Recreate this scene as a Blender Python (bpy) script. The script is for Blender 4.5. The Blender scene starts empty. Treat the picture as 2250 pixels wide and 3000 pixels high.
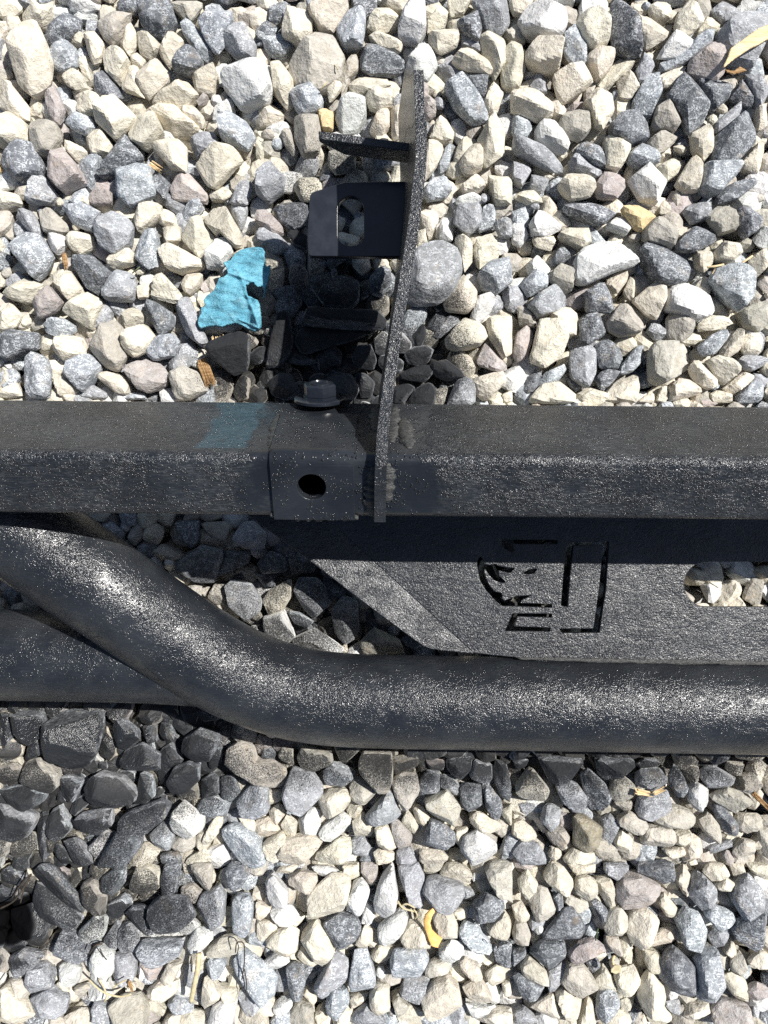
import bpy, math, random
import numpy as np
from mathutils import Vector, Matrix

# ------------------------------------------------------------------ camera, sky, sun, exposure
scene = bpy.context.scene
H = 0.55            # camera height above the gravel (m)
S = 4000.0          # photograph pixels per metre at gravel level
cam_data = bpy.data.cameras.new("camera")
cam = bpy.data.objects.new("camera", cam_data)
scene.collection.objects.link(cam)
cam.location = (0, 0, H)
cam_data.sensor_fit = 'VERTICAL'
cam_data.sensor_height = 24.0
cam_data.lens = 24.0 * H / (3000 / S)
cam_data.clip_start = 0.01
cam_data.clip_end = 200
scene.camera = cam

SUN = Vector((0.62, 0.34, 1.0)).normalized()
world = bpy.data.worlds.new("World")
scene.world = world
world.use_nodes = True
wn = world.node_tree
wn.nodes.clear()
sky = wn.nodes.new('ShaderNodeTexSky')
sky.sky_type = 'NISHITA'
sky.sun_disc = False
sky.sun_elevation = math.asin(SUN.z)
sky.sun_rotation = math.atan2(SUN.x, SUN.y)
bg = wn.nodes.new('ShaderNodeBackground')
bg.inputs[1].default_value = 0.052
wo = wn.nodes.new('ShaderNodeOutputWorld')
wn.links.new(sky.outputs[0], bg.inputs[0])
wn.links.new(bg.outputs[0], wo.inputs[0])
sl = bpy.data.lights.new("sun", 'SUN')
sl.energy = 5.0
sl.angle = math.radians(0.5)
sl.color = (1.0, 0.967, 0.915)
so = bpy.data.objects.new("sun", sl)
scene.collection.objects.link(so)
so.rotation_euler = SUN.to_track_quat('Z', 'Y').to_euler()
vs = scene.view_settings
vs.view_transform = 'Standard'
vs.look = 'None'
vs.gamma = 1.0
vs.use_curve_mapping = False
vs.exposure = 0.58
scene.cycles.use_denoising = False

C = scene.collection
rng = np.random.default_rng(7)
random.seed(7)


def P(px, py, z=0.0):
    k = (H - z) / H / S
    return Vector(((px - 1125) * k, (1500 - py) * k, z))


# ------------------------------------------------------------------ node helpers
class NT:
    def __init__(self, name):
        self.m = bpy.data.materials.new(name)
        self.m.use_nodes = True
        self.t = self.m.node_tree
        self.t.nodes.clear()
        self.out = self.t.nodes.new('ShaderNodeOutputMaterial')
        self.b = self.t.nodes.new('ShaderNodeBsdfPrincipled')
        self.t.links.new(self.b.outputs[0], self.out.inputs[0])

    def n(self, kind, **kw):
        nd = self.t.nodes.new(kind)
        for k, v in kw.items():
            if k.startswith('i_'):
                k = k[2:].replace('_', ' ')
                s = nd.inputs[int(k)] if k.isdigit() else nd.inputs[k]
                self.set(s, v)
            else:
                setattr(nd, k, v)
        return nd

    def set(self, s, v):
        if isinstance(v, bpy.types.NodeSocket):
            self.t.links.new(v, s)
        else:
            s.default_value = v

    def math(self, op, a, b=0.0, c=None, clamp=False):
        nd = self.n('ShaderNodeMath', operation=op, use_clamp=clamp)
        self.set(nd.inputs[0], a)
        self.set(nd.inputs[1], b)
        if c is not None:
            self.set(nd.inputs[2], c)
        return nd.outputs[0]

    def noise(self, vec, scale, detail=2.0, rough=0.5, dist=0.0):
        nd = self.n('ShaderNodeTexNoise', i_Scale=scale, i_Detail=detail, i_Roughness=rough, i_Distortion=dist)
        self.set(nd.inputs['Vector'], vec)
        return nd.outputs[0]

    def step(self, v, lo, hi, a=0.0, b=1.0):
        nd = self.n('ShaderNodeMapRange', interpolation_type='SMOOTHSTEP')
        self.set(nd.inputs[0], v)
        for i, x in enumerate((lo, hi, a, b)):
            self.set(nd.inputs[i + 1], x)
        return nd.outputs[0]

    def mix(self, f, a, b, mode='MIX'):
        nd = self.n('ShaderNodeMix', data_type='RGBA', blend_type=mode)
        self.set(nd.inputs[0], f)
        self.set(nd.inputs[6], a)
        self.set(nd.inputs[7], b)
        return nd.outputs[2]

    def bump(self, h, strength, dist, normal=None):
        nd = self.n('ShaderNodeBump', i_Strength=strength, i_Distance=dist)
        self.set(nd.inputs['Height'], h)
        if normal is not None:
            self.set(nd.inputs['Normal'], normal)
        return nd.outputs[0]

    def scaled(self, vec, sc):
        nd = self.n('ShaderNodeMapping')
        self.set(nd.inputs[0], vec)
        nd.inputs['Scale'].default_value = sc
        return nd.outputs[0]


def stone_material():
    t = NT("crushed_stone")
    geo = t.n('ShaderNodeNewGeometry')
    tint = t.n('ShaderNodeAttribute', attribute_name='tint')
    fac = t.n('ShaderNodeAttribute', attribute_name='stone')   # x speckle amount, y paint and painted shade, z random
    sep = t.n('ShaderNodeSeparateXYZ')
    t.set(sep.inputs[0], fac.outputs['Vector'])
    spk, paint, rnd = sep.outputs  # paint holds overspray and painted shade together
    off = t.n('ShaderNodeCombineXYZ')
    t.set(off.inputs[0], t.math('MULTIPLY', rnd, 7.0))
    t.set(off.inputs[1], t.math('MULTIPLY', rnd, 3.1))
    pos = t.n('ShaderNodeVectorMath', operation='ADD')
    t.set(pos.inputs[0], geo.outputs['Position'])
    t.set(pos.inputs[1], off.outputs[0])
    p = pos.outputs[0]
    broad = t.noise(p, 130, 4, 0.6, 0.6)
    mid = t.noise(p, 420, 3, 0.6)
    fine = t.noise(p, 900, 3, 0.75)
    streak = t.noise(t.scaled(p, (230, 1050, 700)), 1.0, 3, 0.65, 1.0)
    # broad value variation inside a stone
    v = t.math('MULTIPLY_ADD', broad, 0.9, 0.54)
    v2 = t.math('MULTIPLY_ADD', mid, 0.55, 0.73)
    col = t.mix(1.0, tint.outputs['Color'], t.math('MULTIPLY', v, v2), 'MULTIPLY')
    # warm staining on some stones
    stain = t.step(t.noise(p, 85, 3, 0.6), 0.58, 0.72)
    col = t.mix(t.math('MULTIPLY', stain, 0.22), col, (0.50, 0.36, 0.20, 1))
    # pale mineral speckle and scratches
    s1 = t.step(fine, 0.50, 0.60)
    s2 = t.step(streak, 0.54, 0.62)
    patch = t.step(t.noise(p, 190, 3, 0.6), 0.34, 0.60)
    sp = t.math('MULTIPLY', t.math('MULTIPLY', t.math('MAXIMUM', s1, s2), patch), spk, clamp=True)
    col = t.mix(sp, col, (0.68, 0.71, 0.74, 1))
    # small dark pits
    pit = t.step(t.noise(p, 900, 2, 0.5), 0.70, 0.76)
    col = t.mix(t.math('MULTIPLY', pit, 0.55), col, (0.10, 0.085, 0.07, 1))
    # black overspray, and shade painted in the same way, on up-facing sides
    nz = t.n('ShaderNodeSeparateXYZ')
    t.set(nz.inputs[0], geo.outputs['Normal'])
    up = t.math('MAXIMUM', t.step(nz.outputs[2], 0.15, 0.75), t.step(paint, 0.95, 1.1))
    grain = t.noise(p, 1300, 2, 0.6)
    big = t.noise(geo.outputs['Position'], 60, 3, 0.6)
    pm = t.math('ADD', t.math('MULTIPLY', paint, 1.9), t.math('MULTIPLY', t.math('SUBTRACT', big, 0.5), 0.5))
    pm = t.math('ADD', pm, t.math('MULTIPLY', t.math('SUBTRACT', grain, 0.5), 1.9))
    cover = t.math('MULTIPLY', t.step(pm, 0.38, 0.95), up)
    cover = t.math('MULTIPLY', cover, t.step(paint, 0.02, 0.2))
    # grey film of dried mist and painted shade
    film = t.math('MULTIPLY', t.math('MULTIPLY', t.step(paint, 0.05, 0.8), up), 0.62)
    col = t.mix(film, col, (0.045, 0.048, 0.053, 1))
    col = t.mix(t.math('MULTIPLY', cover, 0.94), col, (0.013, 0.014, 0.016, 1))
    painted_shadow = t.step(paint, 1.02, 1.13)  # soft cast shadow at lower left, painted into the stone colour
    col = t.mix(painted_shadow, col, (0.0035, 0.0035, 0.004, 1))
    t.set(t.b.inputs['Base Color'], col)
    wet = t.math('MULTIPLY', t.math('MULTIPLY', cover, t.step(paint, 0.55, 0.95)), t.step(paint, 1.0, 1.12, 1.0, 0.0))
    rough = t.math('SUBTRACT', 0.86, t.math('MULTIPLY', wet, 0.62))
    t.set(t.b.inputs['Roughness'], rough)
    t.set(t.b.inputs['Specular IOR Level'], t.math('MULTIPLY', t.math('MULTIPLY_ADD', wet, 0.45, 0.2), t.math('MULTIPLY_ADD', painted_shadow, -0.95, 1.0)))
    h = t.math('ADD', t.math('MULTIPLY', mid, 1.0), t.math('MULTIPLY', fine, 0.42))
    h = t.math('ADD', h, t.math('MULTIPLY', streak, 0.18))
    h = t.math('ADD', h, t.math('MULTIPLY', broad, 1.3))
    crack = t.n('ShaderNodeTexVoronoi', feature='DISTANCE_TO_EDGE', i_Scale=150.0)
    dv = t.n('ShaderNodeVectorMath', operation='ADD')
    nw = t.n('ShaderNodeTexNoise', i_Scale=240.0)
    t.set(nw.inputs['Vector'], p)
    mm = t.n('ShaderNodeVectorMath', operation='SCALE')
    t.set(mm.inputs[0], nw.outputs[1])
    mm.inputs['Scale'].default_value = 0.004
    t.set(dv.inputs[0], p)
    t.set(dv.inputs[1], mm.outputs[0])
    t.set(crack.inputs['Vector'], dv.outputs[0])
    facet = t.n('ShaderNodeTexVoronoi', feature='SMOOTH_F1', i_Scale=170.0)
    t.set(facet.inputs['Vector'], dv.outputs[0])
    h = t.math('ADD', h, t.math('MULTIPLY', facet.outputs[0], 1.1))
    t.set(t.b.inputs['Normal'], t.bump(h, 0.85, 0.0011))
    return t.m


def steel_material(name, dust=0.3, smooth_zone=True, rough0=0.30, bumpd=0.001, dropk=0.5):
    """black sprayed paint: fine wrinkles, dried droplets, a film of dust; smoother where it was
    laid on thick round the bracket."""
    t = NT(name)
    geo = t.n('ShaderNodeNewGeometry')
    p = geo.outputs['Position']
    sx = t.n('ShaderNodeSeparateXYZ')
    t.set(sx.inputs[0], p)
    x = sx.outputs[0]
    if smooth_zone:
        wob = t.math('MULTIPLY', t.math('SUBTRACT', t.noise(p, 48, 3, 0.6), 0.5), 0.055)
        xd = t.math('ABSOLUTE', t.math('SUBTRACT', t.math('ADD', x, wob), -0.022))
        thick = t.step(t.math('ADD', xd, t.math('MULTIPLY', t.noise(p, 420, 2, 0.6), 0.016)), 0.050, 0.070, 1.0, 0.0)
    else:
        thick = t.math('ADD', 0.0, 0.0)
    drymask = t.math('SUBTRACT', 1.0, thick)
    # places where the paint lies a little thicker and smoother
    flow = t.step(t.noise(p, 26, 3, 0.6, 0.5), 0.48, 0.70, 1.0, 0.55)
    drymask = t.math('MULTIPLY', drymask, flow)
    wr = t.noise(t.scaled(p, (520, 680, 680)), 1.0, 2, 0.6, 1.6)
    clus = t.step(t.noise(t.scaled(p, (70, 120, 120)), 1.0, 3, 0.65), 0.36, 0.66, 0.45, 1.5)
    wr = t.math('MULTIPLY', wr, clus)
    wr2 = t.noise(p, 1050, 1, 0.5)
    vor = t.n('ShaderNodeTexVoronoi', feature='F1', i_Scale=560.0)
    t.set(vor.inputs['Vector'], p)
    keep = t.step(t.noise(p, 95, 2, 0.5), 0.47, 0.55)
    drops = t.math('MULTIPLY', t.step(vor.outputs['Distance'], 0.10, 0.42, 1.0, 0.0), keep)
    hh = t.math('ADD', t.math('MULTIPLY', wr, drymask), t.math('MULTIPLY', t.math('MULTIPLY', wr2, drymask), 0.6))
    hh = t.math('ADD', hh, t.math('MULTIPLY', drops, dropk))
    hh = t.math('ADD', hh, t.math('MULTIPLY', t.noise(p, 60, 3, 0.5), 0.8))
    # dust and pale scuffs
    d1 = t.step(t.noise(t.scaled(p, (220, 1300, 1300)), 1.0, 3, 0.7, 0.4), 0.44, 0.68)
    d2 = t.noise(p, 28, 4, 0.6)
    dm = t.math('MULTIPLY', t.math('MULTIPLY', d1, t.step(d2, 0.3, 0.7, 0.35, 1.0)), t.math('MULTIPLY_ADD', drymask, 0.9, 0.1))
    dm = t.math('MULTIPLY', dm, dust, clamp=True)
    base = t.mix(t.step(d2, 0.35, 0.7), (0.011, 0.013, 0.017, 1), (0.021, 0.024, 0.029, 1))
    col = t.mix(dm, base, (0.27, 0.28, 0.285, 1))
    if name == "rail_paint":
        # sky reflection painted as a blue tint on the upper side, left of the bracket
        yy = t.math('ABSOLUTE', t.math('SUBTRACT', x, -0.0862))
        patch = t.math('MULTIPLY', t.step(t.math('ADD', yy, t.math('MULTIPLY', wob, 0.35)), 0.011, 0.0145, 1.0, 0.0), t.step(sx.outputs[1], 0.0335, 0.035))
        ptc = t.math('MULTIPLY', patch, t.step(t.noise(p, 160, 3, 0.6), 0.22, 0.42))
        col = t.mix(t.math('MULTIPLY', ptc, 0.48), col, (0.035, 0.085, 0.115, 1))
    t.set(t.b.inputs['Base Color'], col)
    rg = t.math('MULTIPLY_ADD', dm, 0.45, rough0)
    rg = t.math('ADD', rg, t.math('MULTIPLY', t.noise(p, 260, 2, 0.5), 0.08))
    t.set(t.b.inputs['Roughness'], rg)
    t.set(t.b.inputs['Specular IOR Level'], 0.55)
    t.set(t.b.inputs['Normal'], t.bump(hh, 1.0, bumpd))
    return t.m


def simple_material(name, col, col2, rough=0.8, scale=300, bump=0.5, dist=0.0005, stretch=(1, 1, 1), spec=0.3):
    t = NT(name)
    tc = t.n('ShaderNodeNewGeometry')
    p = t.scaled(tc.outputs['Position'], stretch)
    a = t.noise(p, scale, 4, 0.65, 0.3)
    b = t.noise(p, scale * 4, 2, 0.6)
    t.set(t.b.inputs['Base Color'], t.mix(t.step(a, 0.35, 0.68), col, col2))
    t.b.inputs['Roughness'].default_value = rough
    t.b.inputs['Specular IOR Level'].default_value = spec
    t.set(t.b.inputs['Normal'], t.bump(t.math('ADD', a, t.math('MULTIPLY', b, 0.5)), bump, dist))
    return t.m


M_STONE = stone_material()
M_RAIL = steel_material("rail_paint", 0.22, True, 0.19, 0.00070, 1.3)
M_TUBE = steel_material("tube_paint", 0.05, False, 0.19, 0.00044, 0.7)
M_PANEL = steel_material("panel_paint", 0.11, False, 0.27, 0.00050, 0.4)
M_PLATE = steel_material("bracket_paint", 0.08, False, 0.24, 0.0006)
M_SMOOTH = simple_material("smooth_black_paint", (0.012, 0.015, 0.022, 1), (0.02, 0.024, 0.032, 1), 0.24, 90, 0.25, 0.0003, spec=0.55)
M_WELD = simple_material("weld_paint", (0.02, 0.022, 0.025, 1), (0.07, 0.07, 0.066, 1), 0.4, 260, 0.9, 0.0009, (1, 3, 3), 0.5)
def blue_material():
    t = NT("blue_paint")
    geo = t.n('ShaderNodeNewGeometry')
    p = geo.outputs['Position']
    a = t.noise(p, 140, 4, 0.65, 0.8)
    f = t.noise(p, 750, 3, 0.7)
    cr = t.noise(t.scaled(p, (260, 700, 400)), 1.0, 4, 0.7, 1.5)
    col = t.mix(t.step(a, 0.35, 0.65), (0.12, 0.38, 0.51, 1), (0.19, 0.49, 0.62, 1))
    col = t.mix(t.math('MULTIPLY', t.step(f, 0.62, 0.72), 0.55), col, (0.05, 0.17, 0.25, 1))
    col = t.mix(t.math('MULTIPLY', t.step(t.noise(p, 70, 3, 0.6), 0.55, 0.75), 0.25), col, (0.50, 0.52, 0.50, 1))
    t.set(t.b.inputs['Base Color'], col)
    t.b.inputs['Roughness'].default_value = 0.7
    t.b.inputs['Specular IOR Level'].default_value = 0.3
    h = t.math('ADD', t.math('MULTIPLY', cr, 1.2), t.math('MULTIPLY', f, 0.5))
    t.set(t.b.inputs['Normal'], t.bump(t.math('ADD', h, t.math('MULTIPLY', a, 1.5)), 1.0, 0.0014))
    return t.m


M_BLUE = blue_material()
M_ORANGE = simple_material("orange_peel", (0.78, 0.44, 0.13, 1), (0.86, 0.56, 0.22, 1), 0.55, 160, 0.2, 0.0003)
M_WOOD = simple_material("pale_wood", (0.62, 0.46, 0.25, 1), (0.75, 0.60, 0.38, 1), 0.75, 60, 0.7, 0.0004, (1, 9, 4))
M_BARK = simple_material("brown_wood", (0.22, 0.12, 0.05, 1), (0.42, 0.28, 0.14, 1), 0.8, 120, 0.9, 0.0006, (1, 6, 3))
M_STRAW = simple_material("dry_straw", (0.42, 0.36, 0.22, 1), (0.58, 0.50, 0.32, 1), 0.7, 300, 0.3, 0.0002)
M_STEM = simple_material("dark_stem", (0.03, 0.025, 0.02, 1), (0.06, 0.045, 0.03, 1), 0.7, 300, 0.3, 0.0002)
M_BED = simple_material("gravel_dust", (0.16, 0.145, 0.12, 1), (0.32, 0.29, 0.24, 1), 0.95, 260, 1.0, 0.002)


# ------------------------------------------------------------------ object helpers
def tag(o, label=None, cat=None, group=None, kind=None):
    for k, v in (('label', label), ('category', cat), ('group', group), ('kind', kind)):
        if v:
            o[k] = v
    return o


def mesh_obj(name, verts, faces, mat, parent=None, smooth=True):
    me = bpy.data.meshes.new(name)
    me.from_pydata([tuple(v) for v in verts], [], faces)
    me.update()
    if smooth:
        me.polygons.foreach_set('use_smooth', [True] * len(me.polygons))
    me.materials.append(mat)
    o = bpy.data.objects.new(name, me)
    C.objects.link(o)
    if parent:
        o.parent = parent
        o.matrix_parent_inverse = parent.matrix_world.inverted()
    return o


def empty(name, loc):
    e = bpy.data.objects.new(name, None)
    C.objects.link(e)
    e.location = loc
    e.matrix_world = Matrix.Translation(loc)
    e.empty_display_size = 0.02
    return e


def put(o, parent):
    o.parent = parent
    o.matrix_parent_inverse = parent.matrix_world.inverted()


def fix_normals(o):
    import bmesh
    bm = bmesh.new()
    bm.from_mesh(o.data)
    bmesh.ops.recalc_face_normals(bm, faces=bm.faces)
    bm.to_mesh(o.data)
    bm.free()


def bevel(o, w, seg=2, angle=35):
    m = o.modifiers.new('bevel', 'BEVEL')
    m.width = w
    m.segments = seg
    m.limit_method = 'ANGLE'
    m.angle_limit = math.radians(angle)
    m.harden_normals = False


def auto_smooth(o, deg=40):
    """flat across sharp edges, smooth elsewhere"""
    me = o.data
    import bmesh
    bm = bmesh.new()
    bm.from_mesh(me)
    for e in bm.edges:
        if len(e.link_faces) == 2 and e.calc_face_angle(0) > math.radians(deg):
            e.smooth = False
    bm.to_mesh(me)
    bm.free()


def sweep(name, pts, radii, mat, parent=None, seg=12, caps=True, flat=1.0, up=Vector((0, 0, 1)), wob=0.0):
    """tube along pts with per-point radius; flat squashes it along 'up'"""
    pts = [Vector(p) for p in pts]
    vs_, fs = [], []
    n = len(pts)
    rr = random.Random(len(name) + n)
    for i, p in enumerate(pts):
        d = (pts[min(i + 1, n - 1)] - pts[max(i - 1, 0)]).normalized()
        s = d.cross(up)
        if s.length < 1e-4:
            s = Vector((1, 0, 0))
        s.normalize()
        u = s.cross(d).normalized()
        r = radii[i] if hasattr(radii, '__len__') else radii
        for k in range(seg):
            a = 2 * math.pi * k / seg
            q = r * (1 + wob * (rr.random() - 0.5))
            vs_.append(p + s * math.cos(a) * q + u * math.sin(a) * q * flat)
    for i in range(n - 1):
        for k in range(seg):
            a, b = i * seg + k, i * seg + (k + 1) % seg
            fs.append((a, b, b + seg, a + seg))
    if caps:
        fs.append(tuple(range(seg)))
        fs.append(tuple((n - 1) * seg + k for k in range(seg))[::-1])
    o = mesh_obj(name, vs_, fs, mat, parent)
    fix_normals(o)
    return o


def smooth_path(pts, n):
    """Catmull-Rom through pts, n samples per span"""
    pts = [Vector(p) for p in pts]
    out = []
    for i in range(len(pts) - 1):
        p0, p1, p2, p3 = pts[max(i - 1, 0)], pts[i], pts[i + 1], pts[min(i + 2, len(pts) - 1)]
        for k in range(n):
            t = k / n
            out.append(0.5 * ((2 * p1) + (p2 - p0) * t + (2 * p0 - 5 * p1 + 4 * p2 - p3) * t * t + (3 * p1 - p0 - 3 * p2 + p3) * t ** 3))
    out.append(pts[-1])
    return out


def sheet(name, outline, holes, thick, mat, parent, origin, ex, ey, bev=0.0006):
    """flat plate: 2D outline with holes, extruded by thick below its top face; ex, ey span its plane"""
    cu = bpy.data.curves.new(name, 'CURVE')
    cu.dimensions = '2D'
    cu.fill_mode = 'BOTH'
    cu.extrude = thick / 2 - bev
    cu.bevel_depth = bev
    cu.bevel_resolution = 2
    cu.offset = -bev
    for loop in [outline] + holes:
        sp = cu.splines.new('POLY')
        sp.points.add(len(loop) - 1)
        for i, (a, b) in enumerate(loop):
            sp.points[i].co = (a, b, 0, 1)
        sp.use_cyclic_u = True
    tmp = bpy.data.objects.new(name + "_tmp", cu)
    C.objects.link(tmp)
    dg = bpy.context.evaluated_depsgraph_get()
    me = bpy.data.meshes.new_from_object(tmp.evaluated_get(dg))
    bpy.data.objects.remove(tmp)
    bpy.data.curves.remove(cu)
    me.name = name
    ex, ey = Vector(ex).normalized(), Vector(ey).normalized()
    ez = ex.cross(ey)
    mt = Matrix((ex, ey, ez)).transposed().to_4x4()
    mt.translation = Vector(origin) - ez * thick / 2
    me.transform(mt)
    me.materials.clear()
    me.materials.append(mat)
    o = bpy.data.objects.new(name, me)
    C.objects.link(o)
    if parent:
        put(o, parent)
    return o


# ------------------------------------------------------------------ ground: bed, stones
bed = mesh_obj("ground", [(-15, -15, -0.034), (15, -15, -0.034), (15, 15, -0.034), (-15, 15, -0.034)], [(0, 1, 2, 3)], M_BED)
tag(bed, kind='structure')


def ico(sub):
    import bmesh
    bm = bmesh.new()
    bmesh.ops.create_icosphere(bm, subdivisions=sub, radius=1.0)
    v = np.array([q.co[:] for q in bm.verts])
    v /= np.linalg.norm(v, axis=1)[:, None]
    f = np.array([[q.index for q in fc.verts] for fc in bm.faces])
    bm.free()
    return v, f


ICO4, ICO3, ICO2 = ico(4), ico(3), ico(2)

# tint, speckle
TINT = {'C': ((0.575, 0.535, 0.445), 0.12), 'W': ((0.60, 0.60, 0.58), 0.30), 'T': ((0.41, 0.385, 0.335), 0.16),
        'G': ((0.255, 0.262, 0.277), 0.7), 'B': ((0.255, 0.278, 0.30), 1.2), 'D': ((0.112, 0.12, 0.132), 0.65),
        'P': ((0.37, 0.33, 0.31), 0.3), 'Y': ((0.60, 0.47, 0.27), 0.1), 'R': ((0.60, 0.55, 0.45), 0.05),
        'K': ((0.10, 0.105, 0.115), 0.3), 'Q': ((0.24, 0.215, 0.15), 0.3)}

# paint overspray, with some cast shadow painted in: px, py, rx, ry, strength, hardness
BLOBS = [(930, 1100, 330, 180, 0.84, 3), (930, 850, 230, 150, 0.5, 2), (1240, 1060, 180, 150, 0.62, 2), (1010, 900, 260, 130, 0.55, 2), (760, 1120, 120, 110, 0.3, 2),  # overspray round the bracket, strengthened to deepen the bracket's shadow
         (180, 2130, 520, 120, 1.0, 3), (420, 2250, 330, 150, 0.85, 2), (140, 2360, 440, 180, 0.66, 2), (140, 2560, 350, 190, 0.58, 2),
         (340, 2640, 360, 170, 0.55, 2), (20, 2705, 150, 112, 1.35, 3), (1500, 2225, 1100, 95, 0.62, 2), (1650, 2330, 700, 90, 0.28, 2),  # the strongest is a soft cast shadow painted in at the left edge
         (1300, 2270, 330, 70, 0.3, 2), (900, 1700, 420, 170, 0.42, 2), (1560, 1690, 170, 170, 0.8, 3), (1250, 2480, 1400, 230, 0.21, 2), (880, 1840, 330, 120, 0.5, 2), (1040, 500, 150, 120, 0.42, 2), (890, 560, 120, 260, 0.36, 2), (1310, 900, 90, 70, 0.5, 2), (640, 2240, 120, 200, 0.4, 2)]  # includes painted shade under the emblem and painted shadow round the tabs


def paint_shade_at(x, y):
    px = x * S + 1125
    py = 1500 - y * S
    out = np.zeros_like(px)
    for bx, by, rx, ry, s, hd in BLOBS:
        d = ((px - bx) / rx) ** 2 + ((py - by) / ry) ** 2
        out = np.maximum(out, s * np.exp(-d ** (hd / 2)))
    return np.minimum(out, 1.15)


def stone_shape(R_of, rbar, c, dirs, g, rough=0.022, p=13.0, bevels=7, poly=None):
    p = p * 2.6
    """rounded facetted lump: R_of(phi) is its outline, c its half height"""
    phi = np.arctan2(dirs[:, 1], dirs[:, 0])
    ct = np.sqrt(np.maximum(1e-9, 1 - dirs[:, 2] ** 2))
    acc = (ct / R_of(phi)) ** p
    a0 = g.uniform(0, 6.28)
    planes = []
    ti = g.uniform(0.06, 0.42)
    planes.append((np.array([math.cos(a0) * math.sin(ti), math.sin(a0) * math.sin(ti), math.cos(ti)]), c * g.uniform(0.72, 0.92)))
    planes.append((np.array([0, 0, -1.0]), c))
    sides = []
    if poly is not None:
        m = len(poly)
        for k in range(m):
            e = poly[(k + 1) % m] - poly[k]
            nn = np.array([e[1], -e[0]]) / max(1e-9, np.hypot(*e))
            d = nn @ poly[k]
            if d < 0:
                nn, d = -nn, -d
            if d > 0.45 * rbar and np.hypot(*e) > 0.35 * rbar:
                sides.append((math.atan2(nn[1], nn[0]), d))
    while len(sides) < bevels:
        az = g.uniform(-3.14, 3.14)
        sides.append((az, R_of(np.array([az]))[0] * 0.97))
    for az, d in sides:
        if g.random() < 0.6:
            el, u_ = g.uniform(0.05, 0.5), g.uniform(0.1, 0.8)
        else:
            el, u_ = g.uniform(0.5, 1.05), g.uniform(-0.1, 0.42)
        n = np.array([math.cos(az) * math.cos(el), math.sin(az) * math.cos(el), math.sin(el)])
        planes.append((n, d * math.cos(el) + c * math.sin(el) * u_))
        n2 = np.array([n[0], n[1], -n[2]])
        planes.append((n2, d * math.cos(el) + c * math.sin(el) * g.uniform(0.2, 0.8)))
    for k in range(1):      # a chip off the top
        az = g.uniform(-3.14, 3.14)
        el = g.uniform(0.6, 1.2)
        n = np.array([math.cos(az) * math.cos(el), math.sin(az) * math.cos(el), math.sin(el)])
        rr = R_of(np.array([az]))[0]
        planes.append((n, math.hypot(rr * math.cos(el), c * math.sin(el)) * g.uniform(0.78, 0.95)))
    for n, h in planes:
        acc = acc + np.maximum(0, dirs @ n / h) ** p
    r = acc ** (-1 / p)
    pts = dirs * r[:, None]
    # uneven surface: a few random waves
    w = np.zeros(len(dirs))
    for k in range(10):
        kv = g.normal(size=3)
        kv *= g.uniform(1.5, 9.0) / np.linalg.norm(kv) / rbar
        w += np.sin(pts @ kv + g.uniform(0, 6.28)) * g.uniform(0.4, 1.0) / (1 + 0.10 * np.linalg.norm(kv) * rbar)
    pts = pts * (1 + rough * 0.5 * w)[:, None]
    return pts


def outline_fn(poly):
    """poly: (n,2) relative to its centroid -> radial distance as function of angle"""
    n = len(poly)
    th = np.linspace(-math.pi, math.pi, 181)[:-1]
    d = np.stack([np.cos(th), np.sin(th)], 1)
    best = np.full(len(th), 0.0)
    for i in range(n):
        a, b = poly[i], poly[(i + 1) % n]
        e = b - a
        den = d[:, 0] * e[1] - d[:, 1] * e[0]
        den = np.where(abs(den) < 1e-12, 1e-12, den)
        t = (a[0] * e[1] - a[1] * e[0]) / den
        u = (a[0] * d[:, 1] - a[1] * d[:, 0]) / den
        ok = (t > 0) & (u >= -1e-6) & (u <= 1 + 1e-6)
        best = np.where(ok, np.maximum(best, t), best)
    best = np.where(best <= 0, np.median(best[best > 0]) if (best > 0).any() else 0.01, best)
    k = np.array([0, 1, 2, 1, 0.0])
    k /= k.sum()
    pad = np.concatenate([best[-2:], best, best[:2]])
    best = np.convolve(pad, k, 'valid')
    best *= 1.04
    tt = np.concatenate([th, [math.pi]])
    bb = np.concatenate([best, best[:1]])
    return lambda phi: np.interp(phi, tt, bb, period=2 * math.pi)


def add_attrs(me, tint, stone):
    n = len(me.vertices)
    a = me.attributes.new('tint', 'FLOAT_COLOR', 'POINT')
    a.data.foreach_set('color', np.concatenate([tint, np.ones((n, 1))], 1).astype(np.float32).ravel())
    b = me.attributes.new('stone', 'FLOAT_VECTOR', 'POINT')
    b.data.foreach_set('vector', stone.astype(np.float32).ravel())


def np_mesh(name, v, f):
    me = bpy.data.meshes.new(name)
    me.vertices.add(len(v))
    me.vertices.foreach_set('co', v.astype(np.float32).ravel())
    me.loops.add(f.size)
    me.loops.foreach_set('vertex_index', f.astype(np.int32).ravel())
    me.polygons.add(len(f))
    me.polygons.foreach_set('loop_start', np.arange(0, f.size, 3, dtype=np.int32))
    me.polygons.foreach_set('loop_total', np.full(len(f), 3, dtype=np.int32))
    me.polygons.foreach_set('use_smooth', np.zeros(len(f), dtype=bool))
    me.update(calc_edges=True)
    me.materials.append(M_STONE)
    return me


class Bag:
    """collects many stones that stay joined"""
    def __init__(self):
        self.v, self.f, self.t, self.s, self.n = [], [], [], [], 0

    def add(self, v, f, t, s):
        self.v.append(v)
        self.f.append(f + self.n)
        self.t.append(t)
        self.s.append(s)
        self.n += len(v)

    def build(self, name):
        me = np_mesh(name, np.concatenate(self.v), np.concatenate(self.f))
        add_attrs(me, np.concatenate(self.t), np.concatenate(self.s))
        o = bpy.data.objects.new(name, me)
        C.objects.link(o)
        return o


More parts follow.
